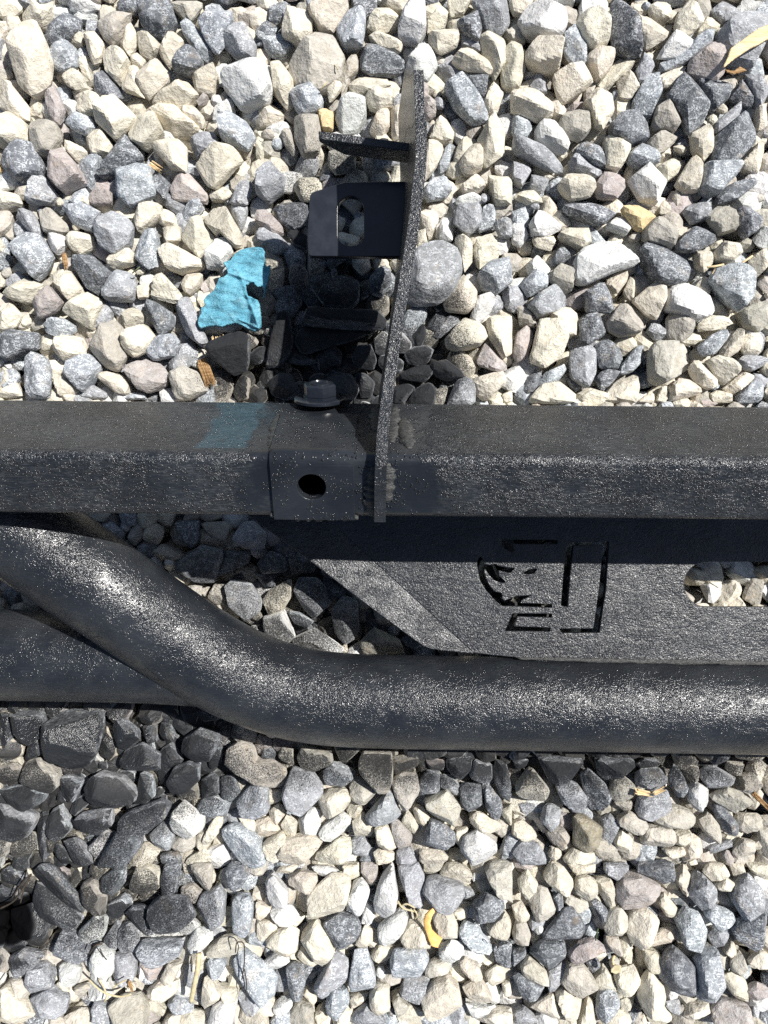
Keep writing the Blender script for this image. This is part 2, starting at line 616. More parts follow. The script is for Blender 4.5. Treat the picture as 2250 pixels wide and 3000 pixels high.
def stone_attrs(code, world_xy, n, g):
    base, spk = TINT[code]
    base = np.array(base) * g.uniform(0.86, 1.14)
    base = base * (1 + g.normal(size=3) * 0.008)
    t = np.repeat(base[None], n, 0)
    s = np.zeros((n, 3))
    s[:, 0] = spk * g.uniform(0.7, 1.2)
    s[:, 1] = paint_shade_at(world_xy[:, 0], world_xy[:, 1])
    if code == 'K':
        s[:, 1] = np.maximum(s[:, 1], 0.6)
    s[:, 2] = g.uniform(0, 1)
    return t, s


STONES = """
@0 0
C1 0,0 130,0 145,60 90,105 0,125
C0 175,0 355,0 358,95 280,185 150,170 130,90
W1 425,0 680,0 665,55 540,88 450,70
D1 320,165 430,75 520,120 510,190 350,305 285,280 290,210
C1 15,130 110,90 140,150 135,200 85,235 30,200
R2 75,240 165,160 245,150 310,290 335,400 325,510 210,600 120,530 65,330
B1 315,340 420,275 500,320 495,430 420,470 330,430
C0 450,220 510,180 550,240 540,310 460,290
C1 540,200 600,190 685,290 655,400 600,420 560,310
T2 620,150 730,80 855,90 790,240 740,290 680,260
C1 780,300 800,190 860,150 890,220 890,300 840,370
D2 900,60 960,0 1100,0 1145,150 1060,248 970,220 915,150
T1 1105,0 1310,0 1310,40 1240,130 1200,125 1110,40
C1 895,215 960,210 1058,270 1050,320 975,390 905,350
C1 1035,355 1110,200 1190,250 1180,340 1095,437
B1 1165,160 1230,125 1290,200 1375,340 1370,395 1310,390 1200,240
B2 1285,150 1390,50 1500,60 1510,150 1445,230 1458,360 1390,340 1320,240
D2 1115,450 1150,370 1240,310 1315,380 1300,440 1235,475
G1 1445,230 1480,165 1590,155 1659,300 1640,385 1520,370 1455,310
C2 665,350 690,295 800,330 835,390 770,540 680,450
C1 845,375 895,355 950,400 920,455 850,425
C2 885,480 1010,370 1090,470 1080,520 960,630 890,560
C1 785,530 820,430 900,440 940,640 800,590
D1 610,560 670,435 805,630 780,655 640,630
C1 405,495 480,450 530,480 570,570 500,588 425,545
C0 500,370 550,345 595,390 590,530 530,480
C1 0,500 60,530 185,690 185,780 100,760 0,700
C0 0,240 75,270 110,420 95,470 0,430
C0 190,740 215,640 255,585 300,640 270,770 205,768
P1 275,560 315,510 350,540 410,700 390,820 340,800 300,660
C1 485,690 500,630 620,610 700,640 680,740 600,740 500,725
B2 415,790 480,730 580,760 620,820 565,875 480,840
C2 610,720 730,612 885,755 870,800 750,910 625,790
T1 190,800 250,770 385,825 400,900 340,990 250,1000 195,900
C1 0,790 70,740 190,820 190,930 110,975 0,960
C1 1250,520 1300,450 1385,415 1420,500 1380,625 1270,610
W2 1430,470 1560,400 1659,378 1720,395 1769,580 1719,668 1560,680 1440,540
C1 560,890 640,820 740,950 720,1000 600,1015 565,930
C1 420,905 540,960 590,1010 500,1050 420,970
D2 620,1110 700,1020 810,865 920,1000 915,1040 740,1110 640,1140
C1 835,870 900,740 1000,720 1080,890 1000,930 970,975 860,920
D2 32,1060 120,925 215,930 275,1080 250,1130 135,1172 45,1110
P2 320,1030 390,945 490,1060 545,1170 400,1240 320,1160
B1 500,1060 620,1000 720,1010 640,1100 610,1220 570,1245 520,1110
B2 745,1110 880,1065 975,1080 1005,1260 830,1327 760,1270
G1 175,1310 220,1140 290,1145 380,1280 350,1327 190,1327
C2 990,960 1030,910 1150,900 1210,960 1210,1020 1210,1110 1110,1090
G1 1225,920 1380,850 1430,950 1380,1010 1280,1035
B2 1420,800 1480,740 1600,800 1655,890 1600,970 1430,900
C2 1268,1070 1420,950 1520,970 1575,1030 1390,1225 1350,1210
P1 1100,1230 1150,1120 1220,1120 1350,1260 1340,1310 1120,1290
C1 1190,700 1240,670 1330,770 1310,840 1240,820 1180,740
R1 960,640 1040,600 1170,470 1290,600 1220,700 1060,710
R0 900,740 1060,710 1180,720 1330,860 1210,890 1100,890 1000,800
P1 575,1290 620,1220 730,1250 725,1327 590,1327
D1 990,1130 1030,1118 1105,1190 1070,1300 1010,1240
C1 1350,1250 1440,1210 1515,1250 1450,1300 1370,1300
G2 1490,1310 1530,1210 1610,1145 1640,1200 1610,1327 1500,1327
C0 660,0 850,90 840,110 730,80 650,30
T0 1660,20 1540,60 1540,160 1660,200
@750 0
C1 0,0 180,0 120,75 20,60
C2 170,180 200,70 330,60 365,110 360,210 300,290 170,230
C1 330,50 400,0 590,0 600,60 500,210 420,210 350,130
B2 515,190 590,60 690,50 710,110 690,305 560,305
D1 615,0 785,0 780,70 700,120 620,40
C1 705,190 790,60 860,60 930,120 920,180 800,230
C2 720,240 780,205 960,275 930,335 800,300
W2 920,210 960,60 1000,0 1090,0 1100,190 1050,265 930,250
C1 800,0 990,0 960,80 870,60
C1 1110,130 1190,30 1245,90 1220,180 1110,215
C2 1115,220 1160,185 1300,180 1320,240 1300,310 1200,350 1130,290
D2 1300,130 1430,70 1465,180 1440,280 1350,220
G1 1395,0 1600,0 1640,150 1580,235 1500,200 1440,80
C0 1240,0 1400,0 1340,100 1260,110
T2 215,400 370,215 500,240 575,370 545,520 410,590 240,540 210,440
B0 40,270 110,190 170,210 280,300 180,370 60,330
B2 210,600 300,540 390,560 435,650 420,710 310,745 250,680
C1 90,400 150,390 250,520 240,680 200,710 110,600
D2 675,380 720,285 800,300 970,410 950,460 740,470 680,440
T1 540,490 640,340 665,360 660,470 600,520 600,600 550,620
C1 600,540 700,490 860,500 880,570 650,620 600,590
C2 455,570 520,500 558,550 540,600 480,670
W2 970,430 1060,280 1120,290 1175,430 1110,525 1010,500
C2 705,620 760,590 880,590 885,680 790,715 730,690
W2 510,760 540,680 630,612 710,650 715,750 650,850 560,860
C1 730,850 800,720 865,705 865,830 800,900
C1 870,700 960,670 985,720 985,900 880,910
C2 1445,240 1500,200 1615,270 1625,390 1550,510 1470,330
R2 1270,400 1350,320 1450,350 1560,440 1540,500 1450,470 1280,440
B2 1220,560 1320,480 1510,740 1500,790 1410,800 1290,690
G1 1325,210 1370,200 1450,290 1470,350 1330,320
D1 1350,480 1450,450 1505,500 1490,620 1420,600
C1 1480,650 1540,520 1610,590 1560,750 1510,730
C1 1590,430 1600,330 1659,275 1720,300 1743,450 1710,560 1659,580 1600,560
T2 245,760 400,735 425,880 410,980 310,1030 250,900
T2 165,870 210,805 280,990 245,1015 180,930
Y1 395,720 440,710 510,750 500,840 430,840
C0 0,670 90,660 185,720 170,800 0,840
C1 0,900 70,940 40,1050 0,1070
C1 1125,900 1180,760 1220,755 1285,860 1270,930 1200,935
C2 1315,1060 1410,900 1480,960 1470,1090 1380,1140 1330,1110
C2 1440,900 1540,755 1655,870 1640,960 1600,990 1600,1080 1530,1140 1460,1040
B1 1170,1090 1220,960 1270,920 1250,1090 1200,1130
C1 1110,920 1215,940 1215,980 1170,1080 1090,1180
B1 1080,1250 1140,1160 1230,1145 1280,1220 1220,1290 1100,1310
C1 1330,1200 1420,1130 1495,1210 1440,1250 1340,1255
C1 1500,1150 1659,1160 1659,1320 1550,1327
W1 1290,1290 1400,1245 1470,1290 1465,1327 1300,1327
G2 0,1150 90,1045 185,1150 180,1230 80,1305 0,1250
D0 1240,650 1330,740 1280,830 1200,740
T1 1360,850 1470,800 1480,850 1380,920
T2 470,970 560,950 640,1000 640,1110 520,1130 470,1060
D1 400,1170 460,1095 540,1165 500,1190
@1500 0
W2 45,120 120,20 330,0 360,170 320,250 200,255 80,200
C2 420,140 440,90 540,75 635,190 620,280 530,310 450,250
B2 335,220 410,155 480,270 480,400 420,450 345,350
C2 90,340 170,250 335,285 300,465 180,460 90,400
C1 480,370 540,315 670,340 640,440 560,515 500,440
C2 270,490 320,450 470,430 525,530 460,590 330,665 290,600
D2 645,180 640,0 780,0 780,120 830,240 840,350 770,350 650,300
C2 815,110 890,105 1020,200 1000,250 880,325 840,260
C1 885,40 940,10 1020,20 1025,130 940,140 890,90
C2 1060,170 1080,80 1150,0 1195,40 1240,150 1160,220 1080,200
C1 1200,200 1260,120 1340,170 1330,215 1180,235
W2 945,360 1060,190 1180,260 1160,330 1080,375 960,380
B1 950,440 945,400 1090,370 1220,230 1300,230 1280,320 1100,430 1000,460
G1 1280,80 1370,0 1480,60 1480,90 1370,150
G2 1335,210 1440,110 1550,70 1659,90 1640,280 1560,440 1420,400 1345,300
P2 1150,400 1250,310 1340,330 1380,460 1330,515 1150,460
G2 800,460 860,340 930,420 870,530 820,545
C1 550,550 680,375 790,400 780,440 640,560 600,605
C2 680,520 780,465 825,560 770,640 700,630
B2 785,650 870,490 940,475 960,620 900,750 850,760 790,710
C2 470,660 540,580 640,620 660,720 590,840 540,810
C2 0,590 110,580 265,700 255,760 170,780 0,720
C1 240,680 280,640 350,720 330,770 270,770
G1 100,570 170,480 230,560 235,610 180,600
T2 305,790 340,730 480,700 500,850 440,915 360,880
D2 640,800 700,735 790,725 880,790 895,880 760,935 650,900
W2 145,850 200,775 270,790 370,940 340,1010 250,960 160,920
B1 0,750 70,750 135,830 100,900 0,880
G2 0,900 50,890 170,940 355,1090 330,1130 260,1110 0,970
D2 390,970 480,910 560,940 615,1040 600,1090 500,1060
G1 370,1030 430,985 530,1040 600,1110 540,1160 380,1110
D2 1015,610 1120,445 1200,530 1270,680 1240,800 1150,860 1080,740
D1 1190,490 1300,510 1430,560 1400,640 1290,740
T1 910,800 940,690 1020,640 1090,790 1050,860 930,840
C2 1160,860 1290,785 1305,970 1250,1040 1180,960
G2 1310,870 1330,780 1500,645 1490,720 1390,840
D2 1300,990 1310,890 1530,700 1585,830 1575,920 1440,1060 1310,1040
T1 875,920 960,860 1095,880 1000,970 940,1000
C2 600,880 770,950 760,990 700,1100 610,1080
B2 745,1010 840,930 930,990 960,1050 830,1080 760,1050
C1 930,1090 1040,1030 1095,1080 1070,1130 990,1185
W2 755,1170 880,1065 990,1190 930,1327 830,1300 780,1230
C2 1060,1190 1180,995 1235,1050 1220,1230 1110,1245
C1 1470,1070 1590,930 1640,930 1620,1060 1580,1135 1500,1110
B2 1240,1070 1450,1070 1470,1110 1400,1190 1330,1260 1220,1220
D2 1320,1280 1400,1200 1570,1145 1590,1190 1450,1300 1330,1327
C2 300,1200 350,1135 460,1140 545,1210 500,1280 380,1300
P1 540,1190 600,1110 700,1150 730,1220 680,1290 560,1280
C1 0,1280 60,1240 150,1245 205,1310 100,1327
G1 0,1050 130,1100 60,1220 0,1170
G1 125,1130 245,1160 200,1260 110,1230
C1 1580,700 1659,650 1659,860 1590,840
D1 1400,640 1490,510 1560,600 1550,700
G1 1490,500 1620,520 1659,600 1600,720
C1 950,490 1110,420 1140,440 1050,560 970,570
T0 780,20 870,0 880,60 800,110
@0 600
G1 100,80 150,30 210,45 265,140 270,195 220,210
T1 270,50 330,25 440,130 450,170 400,195 290,180
B2 75,260 160,185 260,200 335,330 300,410 220,475 175,430 80,300
B1 400,0 560,0 670,60 610,180 480,130
G2 615,130 720,40 820,80 860,140 840,250 740,315 640,260
W1 300,220 330,190 420,200 430,260 370,330 330,290
C1 430,230 470,165 600,200 610,270 520,320 460,290
C2 695,330 810,265 870,310 870,380 730,420 690,380
B2 900,220 930,160 1030,160 1055,240 1030,340 1035,390 960,415 880,350
C1 855,80 930,0 1050,0 1050,80 990,130 910,190
C1 1020,110 1060,30 1130,60 1150,140 1080,150
C1 1050,150 1170,140 1170,230 1090,270
C1 1170,200 1290,60 1400,210 1340,280 1290,340 1190,240
C2 1310,90 1380,20 1470,20 1560,180 1570,270 1530,290 1430,180 1400,200
G1 1500,0 1610,0 1590,110 1560,165 1500,60
W2 1330,330 1400,210 1480,200 1510,310 1450,400 1340,415
C2 1030,300 1120,260 1310,360 1315,400 1180,450 1080,410
D2 450,380 520,325 600,330 735,450 640,585 560,540 500,430
G2 665,560 760,425 860,450 880,540 860,610 680,615
C2 330,460 390,418 460,430 540,560 450,630 350,510
C2 25,560 160,475 285,515 280,550 180,640 40,600
P2 205,640 320,525 410,630 370,690 240,750
C2 415,680 560,565 650,610 660,650 590,800 520,770 420,700
C1 885,530 980,505 960,600 900,615
C2 975,600 1000,470 1050,440 1190,590 1140,640 1030,610
C1 1175,510 1220,440 1315,440 1300,530 1230,590 1190,560
G0 1220,570 1330,580 1320,630 1250,620
D2 920,620 960,600 1140,720 1145,780 1030,850 960,720
G2 1150,650 1180,600 1230,600 1280,720 1350,890 1310,925 1210,840 1160,720
C1 0,650 60,620 145,710 100,790 0,830
B2 285,790 330,740 420,740 490,790 480,830 380,860 300,830
D2 0,880 60,805 240,830 240,930 50,1010 10,990
G1 625,740 670,620 730,690 720,750 620,810
C1 360,890 430,830 530,860 575,950 550,1000 420,1018 360,960
T2 585,920 640,800 740,745 790,800 820,970 760,1080 680,1050 600,960
C2 800,840 940,770 1005,860 940,960 870,1000 810,940
C0 770,740 850,660 950,700 940,770 810,820
B2 950,930 1010,850 1120,835 1165,890 1130,980 990,1010 945,970
G1 1085,1040 1160,900 1240,900 1295,970 1260,1030 1160,1085 1100,1090
K2 1300,940 1420,870 1560,830 1620,860 1600,1070 1450,1130 1360,1060 1350,980
T2 1100,1100 1200,1050 1280,1080 1350,1200 1230,1260 1140,1265
P2 795,1050 930,995 1040,1030 1095,1110 1070,1170 960,1220 890,1190
B2 165,970 220,950 290,980 330,1110 320,1250 175,1250
B2 415,1100 440,1020 580,965 650,1040 640,1090 540,1215 480,1170
C2 615,1110 680,1068 790,1100 845,1190 830,1240 740,1210
C1 350,1120 410,1100 530,1220 400,1255
B1 0,1100 90,1060 130,1110 110,1160 30,1200
G1 520,1230 600,1165 695,1220 690,1255 540,1255
C1 0,1210 110,1150 150,1240 60,1250 0,1250
T1 1380,1180 1490,1150 1515,1190 1480,1275 1390,1270
T1 1510,1210 1560,1100 1620,1130 1610,1260 1540,1275
G1 35,1170 20,1200 10,1270 0,1270
C0 120,720 230,740 190,800 130,790
C0 320,1010 430,1000 420,1100 360,1120
B0 0,170 50,230 60,340 0,350
T0 0,100 100,140 80,230 30,210
B1 780,1250 860,1215 940,1225 950,1262 850,1265
P0 1290,530 1360,470 1390,550 1330,600
@750 600
P2 0,40 70,40 170,140 180,190 110,190 0,110
G2 0,190 40,140 150,200 225,280 130,320 20,270
D1 110,30 200,0 330,0 335,130 240,170 150,110
K2 200,190 240,150 330,200 330,290 260,270
D2 740,470 800,400 870,410 880,500 820,600 750,580
D2 400,590 470,480 560,460 670,500 670,610 600,680 450,660
K2 290,760 320,680 600,680 800,690 865,760 830,810 590,810 310,790
K1 245,880 300,800 480,800 760,830 600,890 300,970
K2 440,940 510,905 560,960 550,1050 470,1040
K2 620,990 660,915 745,905 780,1000 760,1070 640,1050
K2 450,1130 520,1080 620,1100 670,1200 640,1260 540,1250
K2 640,1100 710,1090 770,1150 750,1250 680,1250
K1 75,1150 140,1100 230,1100 300,1220 200,1270 100,1230
K1 150,700 220,700 240,900 220,970 140,1060 60,1060 90,900
G2 1020,290 1100,240 1210,225 1310,270 1340,420 1280,560 1190,640 1030,660 930,600
C2 1215,640 1340,455 1430,570 1420,660 1370,700 1240,690
C2 1405,310 1430,220 1520,180 1590,330 1480,400 1450,425
B2 1440,460 1520,370 1640,345 1659,500 1560,580 1470,530
C2 1340,200 1400,260 1400,370 1350,440 1310,280 1280,230
C1 1050,60 1100,25 1170,40 1185,100 1120,230
C1 1045,180 1090,150 1130,180 1110,250 1045,290
W1 1185,220 1190,140 1215,85 1280,170 1275,235
G2 1280,120 1300,0 1460,0 1460,120 1380,210
B1 1470,0 1540,0 1555,60 1540,140 1430,180
G2 1545,110 1600,85 1659,110 1659,210 1580,210
W2 1385,730 1440,590 1510,565 1555,610 1530,680 1450,775 1400,760
C2 1230,870 1350,735 1470,780 1500,850 1450,910 1290,945 1240,920
G1 1140,850 1230,720 1320,720 1310,780 1180,870
K1 1000,850 1080,755 1110,830 1060,950 1020,900
C2 1495,740 1540,710 1659,720 1659,960 1600,995 1500,850
P2 1435,990 1480,885 1550,960 1640,1060 1570,1090 1440,1040
K2 1115,1030 1230,1000 1340,1080 1350,1120 1240,1140 1160,1110
K2 905,1110 1000,1060 1110,1030 1165,1070 1100,1150 960,1130
K1 885,1180 980,1160 1040,1180 960,1290 880,1280
K2 980,1280 1040,1190 1130,1145 1170,1200 1150,1310 990,1310
T1 1150,1200 1245,1180 1220,1300 1150,1310
G2 1235,1300 1300,1140 1370,1120 1425,1160 1420,1280 1390,1300
C1 1400,1130 1600,1070 1620,1150 1500,1270 1440,1250
C1 1590,1230 1659,1200 1659,1290 1600,1290
@1500 600
W2 110,130 170,40 250,70 340,150 220,210 130,190
D2 330,0 570,0 680,50 590,130 460,100 335,50
Y2 715,10 830,0 940,60 850,170 790,150 720,60
W1 600,140 690,70 780,140 740,200
T2 855,160 930,80 970,85 1065,180 1040,280 870,240
C2 285,200 350,150 500,150 515,240 440,290 390,260
C1 130,215 270,200 280,240 250,300 150,270
W2 400,370 460,280 560,235 690,235 840,380 830,410 700,420 560,480 470,520 400,490
D2 825,290 870,245 960,270 1130,370 1150,420 1130,500 1050,525 930,515 880,400
W2 995,590 1020,530 1100,510 1290,590 1320,670 1290,720 1160,755 1000,680
C2 780,620 900,520 990,490 1020,530 990,600 990,710 940,750 870,720
B2 1285,490 1330,410 1430,375 1550,450 1550,600 1470,700 1400,620 1310,560
D2 1055,260 1170,150 1325,160 1320,240 1190,300 1070,295
G1 1105,50 1140,0 1280,0 1270,90 1160,130
T2 1250,70 1340,10 1420,30 1470,150 1340,190 1280,120
D2 1450,40 1500,0 1620,90 1600,160 1520,215 1480,160
C1 1310,300 1370,235 1480,250 1500,310 1430,370 1310,360
C1 1190,300 1300,300 1300,380 1250,440 1190,410
D2 470,560 590,490 640,580 665,700 490,690
D1 250,360 290,290 350,270 390,330 330,380 260,400
B2 50,520 150,410 235,460 230,530 110,600
G2 105,660 150,590 270,515 350,610 300,690 160,730
T2 240,450 310,385 400,420 390,550 340,570 240,490
C1 600,500 700,420 755,430 740,500 680,580
C1 720,560 780,440 800,500 790,630 740,600
T2 615,770 700,640 770,650 865,780 830,830 710,850 640,810
D2 440,750 480,710 570,690 615,830 500,905 450,870
C1 240,700 370,660 435,720 430,840 320,850
C2 120,980 180,740 300,750 360,860 320,980 220,1050 130,1020
P1 0,970 30,830 100,780 145,840 100,980 40,1025
G1 870,820 900,770 950,780 1020,840 1010,890 930,880
T2 1000,740 1030,700 1160,770 1165,840 1080,900 1010,860
C2 1210,770 1290,715 1400,730 1440,780 1350,810 1215,815
B2 1200,920 1280,850 1410,785 1390,870 1310,970 1230,985
C2 1330,970 1390,900 1470,780 1495,830 1470,950 1390,995
C1 1480,900 1500,840 1590,830 1615,870 1600,970 1490,970
G2 380,940 510,910 550,950 550,1080 490,1180 390,1120 375,1020
D2 540,900 620,870 700,930 720,1000 690,1060 570,1060
B1 700,1060 800,920 860,900 850,1010 770,1090 690,1110
T2 885,960 920,895 1060,900 1110,1010 1100,1090 960,1170 890,1130
C2 1150,1040 1200,990 1290,1060 1340,1160 1280,1200 1190,1150
C2 1260,1010 1330,980 1430,1000 1485,1060 1380,1165 1310,1110
G1 1445,1010 1500,975 1650,980 1659,1030 1550,1080 1470,1060
C1 1360,1190 1500,1080 1575,1120 1430,1235
B1 1455,1240 1560,1130 1630,1160 1610,1285 1470,1285
C1 110,1250 200,1160 310,1145 420,1240 400,1285 120,1290
C1 590,1230 680,1140 800,1090 820,1180 800,1285 600,1285
D1 60,1230 100,1110 210,1060 180,1140 160,1220
B1 130,1210 210,1090 350,1030 350,1080 290,1150
D1 340,1110 460,1170 450,1215 380,1190
D1 530,1130 600,1060 700,1080 640,1170 570,1210
C1 1000,1190 1090,1120 1200,1150 1220,1230 1100,1260 1010,1280
C1 1280,1230 1330,1200 1420,1230 1430,1280 1300,1285
C1 930,1270 960,1180 1010,1170 1020,1220 990,1285
T1 1480,690 1570,640 1659,620 1659,780 1590,830 1500,790
C1 1540,350 1620,290 1659,310 1659,390 1580,480
T1 1590,510 1659,410 1659,600
C1 850,1240 920,1220 920,1285 800,1285
C1 1170,540 1250,455 1290,530 1280,590 1200,570
W1 0,120 70,130 110,200 60,270 0,240
@0 2060
D2 95,60 260,60 295,160 270,220 190,270 100,190
D1 0,70 85,70 85,190 60,270 0,290
D2 270,250 290,130 400,60 660,60 670,150 630,320 570,400 460,425 280,330
D1 165,380 190,250 265,230 270,330
T2 150,500 180,380 250,355 375,460 370,540 320,585
T1 0,400 90,385 160,430 150,480 100,530 0,530
B1 0,560 180,530 290,580 280,640 160,690 90,690
G2 0,640 110,690 210,710 235,760 190,850 90,890 0,850
B1 380,480 440,470 545,510 480,640 410,600
G2 545,560 590,480 640,445 770,480 885,590 870,640 690,670 600,650
D2 730,150 780,85 890,170 905,240 820,310 770,290
D1 920,150 1010,120 1020,250 950,260
D1 1030,180 1050,115 1110,140 1150,230 1070,240
D2 775,370 810,310 920,260 1040,330 1030,440 960,440 840,440
D2 1180,310 1200,220 1290,160 1420,200 1430,250 1350,380 1270,385
D1 1020,480 1045,300 1110,260 1190,370 1090,510 1050,560
D2 1090,500 1140,410 1220,380 1295,400 1290,500 1210,580 1110,580
D1 1350,370 1390,280 1445,280 1430,400 1360,440
T2 1465,400 1480,290 1560,245 1640,290 1659,370 1790,380 1855,430 1855,510 1790,560 1690,520 1620,480 1530,490
B1 870,660 910,450 990,480 1010,590 960,640
D1 1300,500 1360,460 1420,480 1420,590 1310,625
D1 1430,480 1510,465 1560,570 1500,635 1430,590
B1 1275,680 1310,620 1400,595 1500,640 1470,720 1320,710
W2 1110,780 1130,690 1190,635 1320,740 1310,820 1210,880 1120,820
G1 440,720 480,620 550,585 590,640 510,720
G2 475,760 520,720 720,680 740,780 640,850 490,810
D2 790,730 860,690 1050,620 1100,650 1080,740 940,840 790,800
W1 560,940 680,820 750,840 730,920 630,1010
D2 650,1010 760,830 850,820 920,890 900,950 830,1040 650,1040
D1 240,690 290,660 320,700 290,870 330,1030 280,1040 240,830
G1 300,790 340,690 400,660 470,810 400,880 350,900
G1 970,850 1100,730 1140,830 1110,950 1010,930
C1 840,1000 930,900 1040,960 980,1040 850,1040
D1 330,940 370,910 460,990 480,1040 400,1040
G2 410,890 500,870 600,1010 600,1040 480,1040
D1 1040,980 1150,965 1190,1040 1050,1040
C1 1300,910 1390,730 1450,740 1430,830 1340,930
C1 1200,1040 1210,1010 1320,945 1375,990 1370,1040
C0 1360,930 1420,905 1455,950 1450,1000 1390,990
B2 1435,820 1490,790 1560,800 1659,860 1720,960 1725,1040 1640,1060 1560,1040 1450,900
G2 1530,640 1620,540 1659,510 1734,550 1740,690 1659,740 1570,730
C1 1545,740 1630,740 1659,780 1650,865 1590,830
T1 95,910 210,830 255,900 250,950 120,950
@750 2060
T2 265,350 300,275 490,330 500,390 340,440 280,400
T1 140,340 170,280 240,300 250,400 200,380
D1 30,370 50,300 100,290 130,330 100,400
G2 170,590 230,430 350,440 430,540 430,590 300,720 190,650
B2 435,440 500,385 640,440 650,470 570,545 450,530
T2 665,400 700,325 880,330 885,470 850,575 770,560 680,460
T1 890,350 1050,335 1060,400 890,460
T2 880,500 940,455 1040,460 1060,570 960,700 900,590
D1 1060,500 1110,430 1190,450 1190,580 1060,590
T2 605,540 650,470 790,570 700,670 620,620
C2 400,620 470,570 570,560 625,620 570,690 450,750
C1 580,710 620,620 690,680 670,730 610,740
G2 710,730 870,550 940,710 890,760 730,780
C1 80,700 150,640 190,720 140,785 90,750
C1 160,790 200,720 270,770 260,860 200,850
C1 75,560 165,560 160,630 90,655
W1 270,760 370,660 420,700 420,820 390,870 290,860
W2 400,860 440,800 560,710 620,750 600,810 480,920
C1 0,760 80,740 160,810 120,860 0,870
C2 40,910 170,830 195,880 150,1010 90,1030
C2 140,980 190,880 340,865 430,890 420,930 300,1040 180,1030
C1 355,1000 540,870 615,890 620,980 560,1040 390,1030
C1 620,760 690,700 770,790 750,860 640,860
G1 610,890 700,850 745,940 720,1000 630,980
C2 770,800 840,790 890,850 920,940 850,950 790,920
P2 865,770 910,745 1015,860 1000,920 930,945 890,870
C1 940,760 980,690 1060,790 1020,850
T2 1095,630 1240,570 1330,680 1290,800 1160,730 1110,690
C1 1010,670 1070,660 1130,740 1080,795 1040,770
G1 1190,460 1270,470 1330,540 1320,605 1200,550
D2 1320,560 1360,515 1460,530 1465,660 1380,705 1330,660
D1 1230,370 1400,350 1390,430 1320,500 1240,440
G1 1380,470 1420,370 1530,400 1530,500 1500,525
D1 1535,470 1540,360 1620,380 1655,550 1640,650 1580,600
D2 1465,530 1510,530 1600,650 1570,760 1530,755 1490,680
D2 1090,870 1130,755 1220,790 1295,850 1290,910 1190,945 1100,910
C2 1380,740 1430,700 1540,750 1605,810 1590,850 1480,830 1390,790
W2 1320,940 1350,860 1440,820 1560,910 1560,960 1480,1020 1400,1040
C1 1570,700 1659,650 1659,800
C1 1060,950 1190,945 1250,1000 1200,1040 1060,1040
G1 910,960 990,930 1040,1020 1030,1040 910,1040
C1 760,970 800,940 900,970 900,1020 780,1040
P1 1080,350 1220,370 1220,440 1130,430
C1 1290,820 1380,800 1350,900 1290,900
T0 520,320 600,350 640,400 560,390
@1500 2060
D1 0,360 110,365 90,410 30,430
D2 165,350 450,360 460,380 370,490 290,525 240,500
D2 545,360 790,360 790,430 690,470 620,525 560,480
T2 20,560 125,415 245,560 220,635 60,610
G2 285,540 360,500 420,520 480,600 480,710 400,710 330,640
D2 420,490 500,430 600,520 630,600 580,690 500,700 480,600
T2 630,580 650,490 710,460 790,520 800,590 750,630 650,630
T1 660,640 790,630 780,690 730,700 670,660
G2 800,520 830,430 960,420 1015,510 930,555 840,550
G1 800,400 860,360 960,370 930,415 820,425
G2 800,680 820,620 1000,560 1030,640 1020,710 880,750 810,720
D2 1015,470 1060,380 1100,460 1140,560 1130,640 1070,600 1020,520
T1 1100,430 1150,400 1210,410 1190,510 1140,500
G2 1215,480 1240,410 1320,410 1460,490 1430,540 1280,550
W2 1140,560 1200,515 1280,560 1280,650 1210,705 1150,640
T1 1380,420 1400,380 1500,390 1480,460 1420,465
T1 1480,480 1560,440 1620,510 1600,560 1490,560
T2 1290,600 1400,550 1560,600 1550,630 1440,720 1300,640
D2 1290,670 1350,645 1470,790 1470,860 1360,830
T2 1200,760 1280,710 1340,790 1370,900 1340,915 1240,830
T1 885,760 1030,660 1150,690 1190,740 1140,800 950,800
C1 1050,840 1150,820 1170,900 1120,935 1040,900
T2 830,880 870,800 1040,810 1060,920 980,935 840,920
T2 680,750 760,700 850,750 885,790 850,830 770,840 690,790
G1 580,880 590,750 640,720 700,770 620,920
K0 1560,570 1659,540 1659,700 1600,640
Q2 400,740 500,750 580,800 555,920 480,960 400,920
G2 185,760 220,670 270,660 320,690 290,800 250,830
T2 220,850 260,810 340,815 370,860 330,945 250,900
C1 0,770 70,760 170,850 130,910 50,880 0,850
C1 120,730 170,680 200,800 240,830 210,860
G2 5,970 60,905 170,910 220,1000 220,1040 50,1040
C1 650,890 710,810 780,880 760,980 690,960
C2 335,1010 400,940 530,960 550,1040 340,1040
G1 1275,930 1420,880 1430,930 1290,980
T1 1425,960 1500,880 1580,900 1570,970 1440,1005
T1 1590,790 1659,750 1659,1010 1600,1000
C1 970,950 1110,930 1120,990 1030,1000
G0 30,640 160,640 150,700 80,740
C0 0,670 50,730 0,750
C0 1370,840 1460,800 1500,840 1440,880
@0 2530
G2 210,200 240,100 400,240 560,340 480,440 400,420 310,370 210,250
D2 220,40 270,0 330,30 500,230 560,330 400,250 230,90
D1 0,50 60,20 190,90 130,150 0,110
D1 0,130 120,160 130,240 0,280
K2 60,310 200,260 280,320 320,400 290,480 160,500 80,430
G1 40,620 150,560 300,600 360,590 200,680 130,740 60,700
P0 340,30 370,10 500,80 490,100 390,90
T2 520,140 610,100 690,210 685,330 590,300 520,240
B2 650,100 740,40 880,20 810,110 800,200 700,210
B1 700,250 800,205 870,255 780,350 700,360
C2 840,140 880,30 960,15 1030,60 1030,170 900,210
D2 1045,120 1070,0 1180,0 1140,180 1050,190
T2 1225,20 1280,0 1375,0 1370,160 1345,195
T0 870,220 1080,210 960,260
D2 965,280 1060,210 1210,220 1270,340 1160,440 1030,420 980,360
W1 1155,440 1240,350 1300,400 1270,460 1180,465
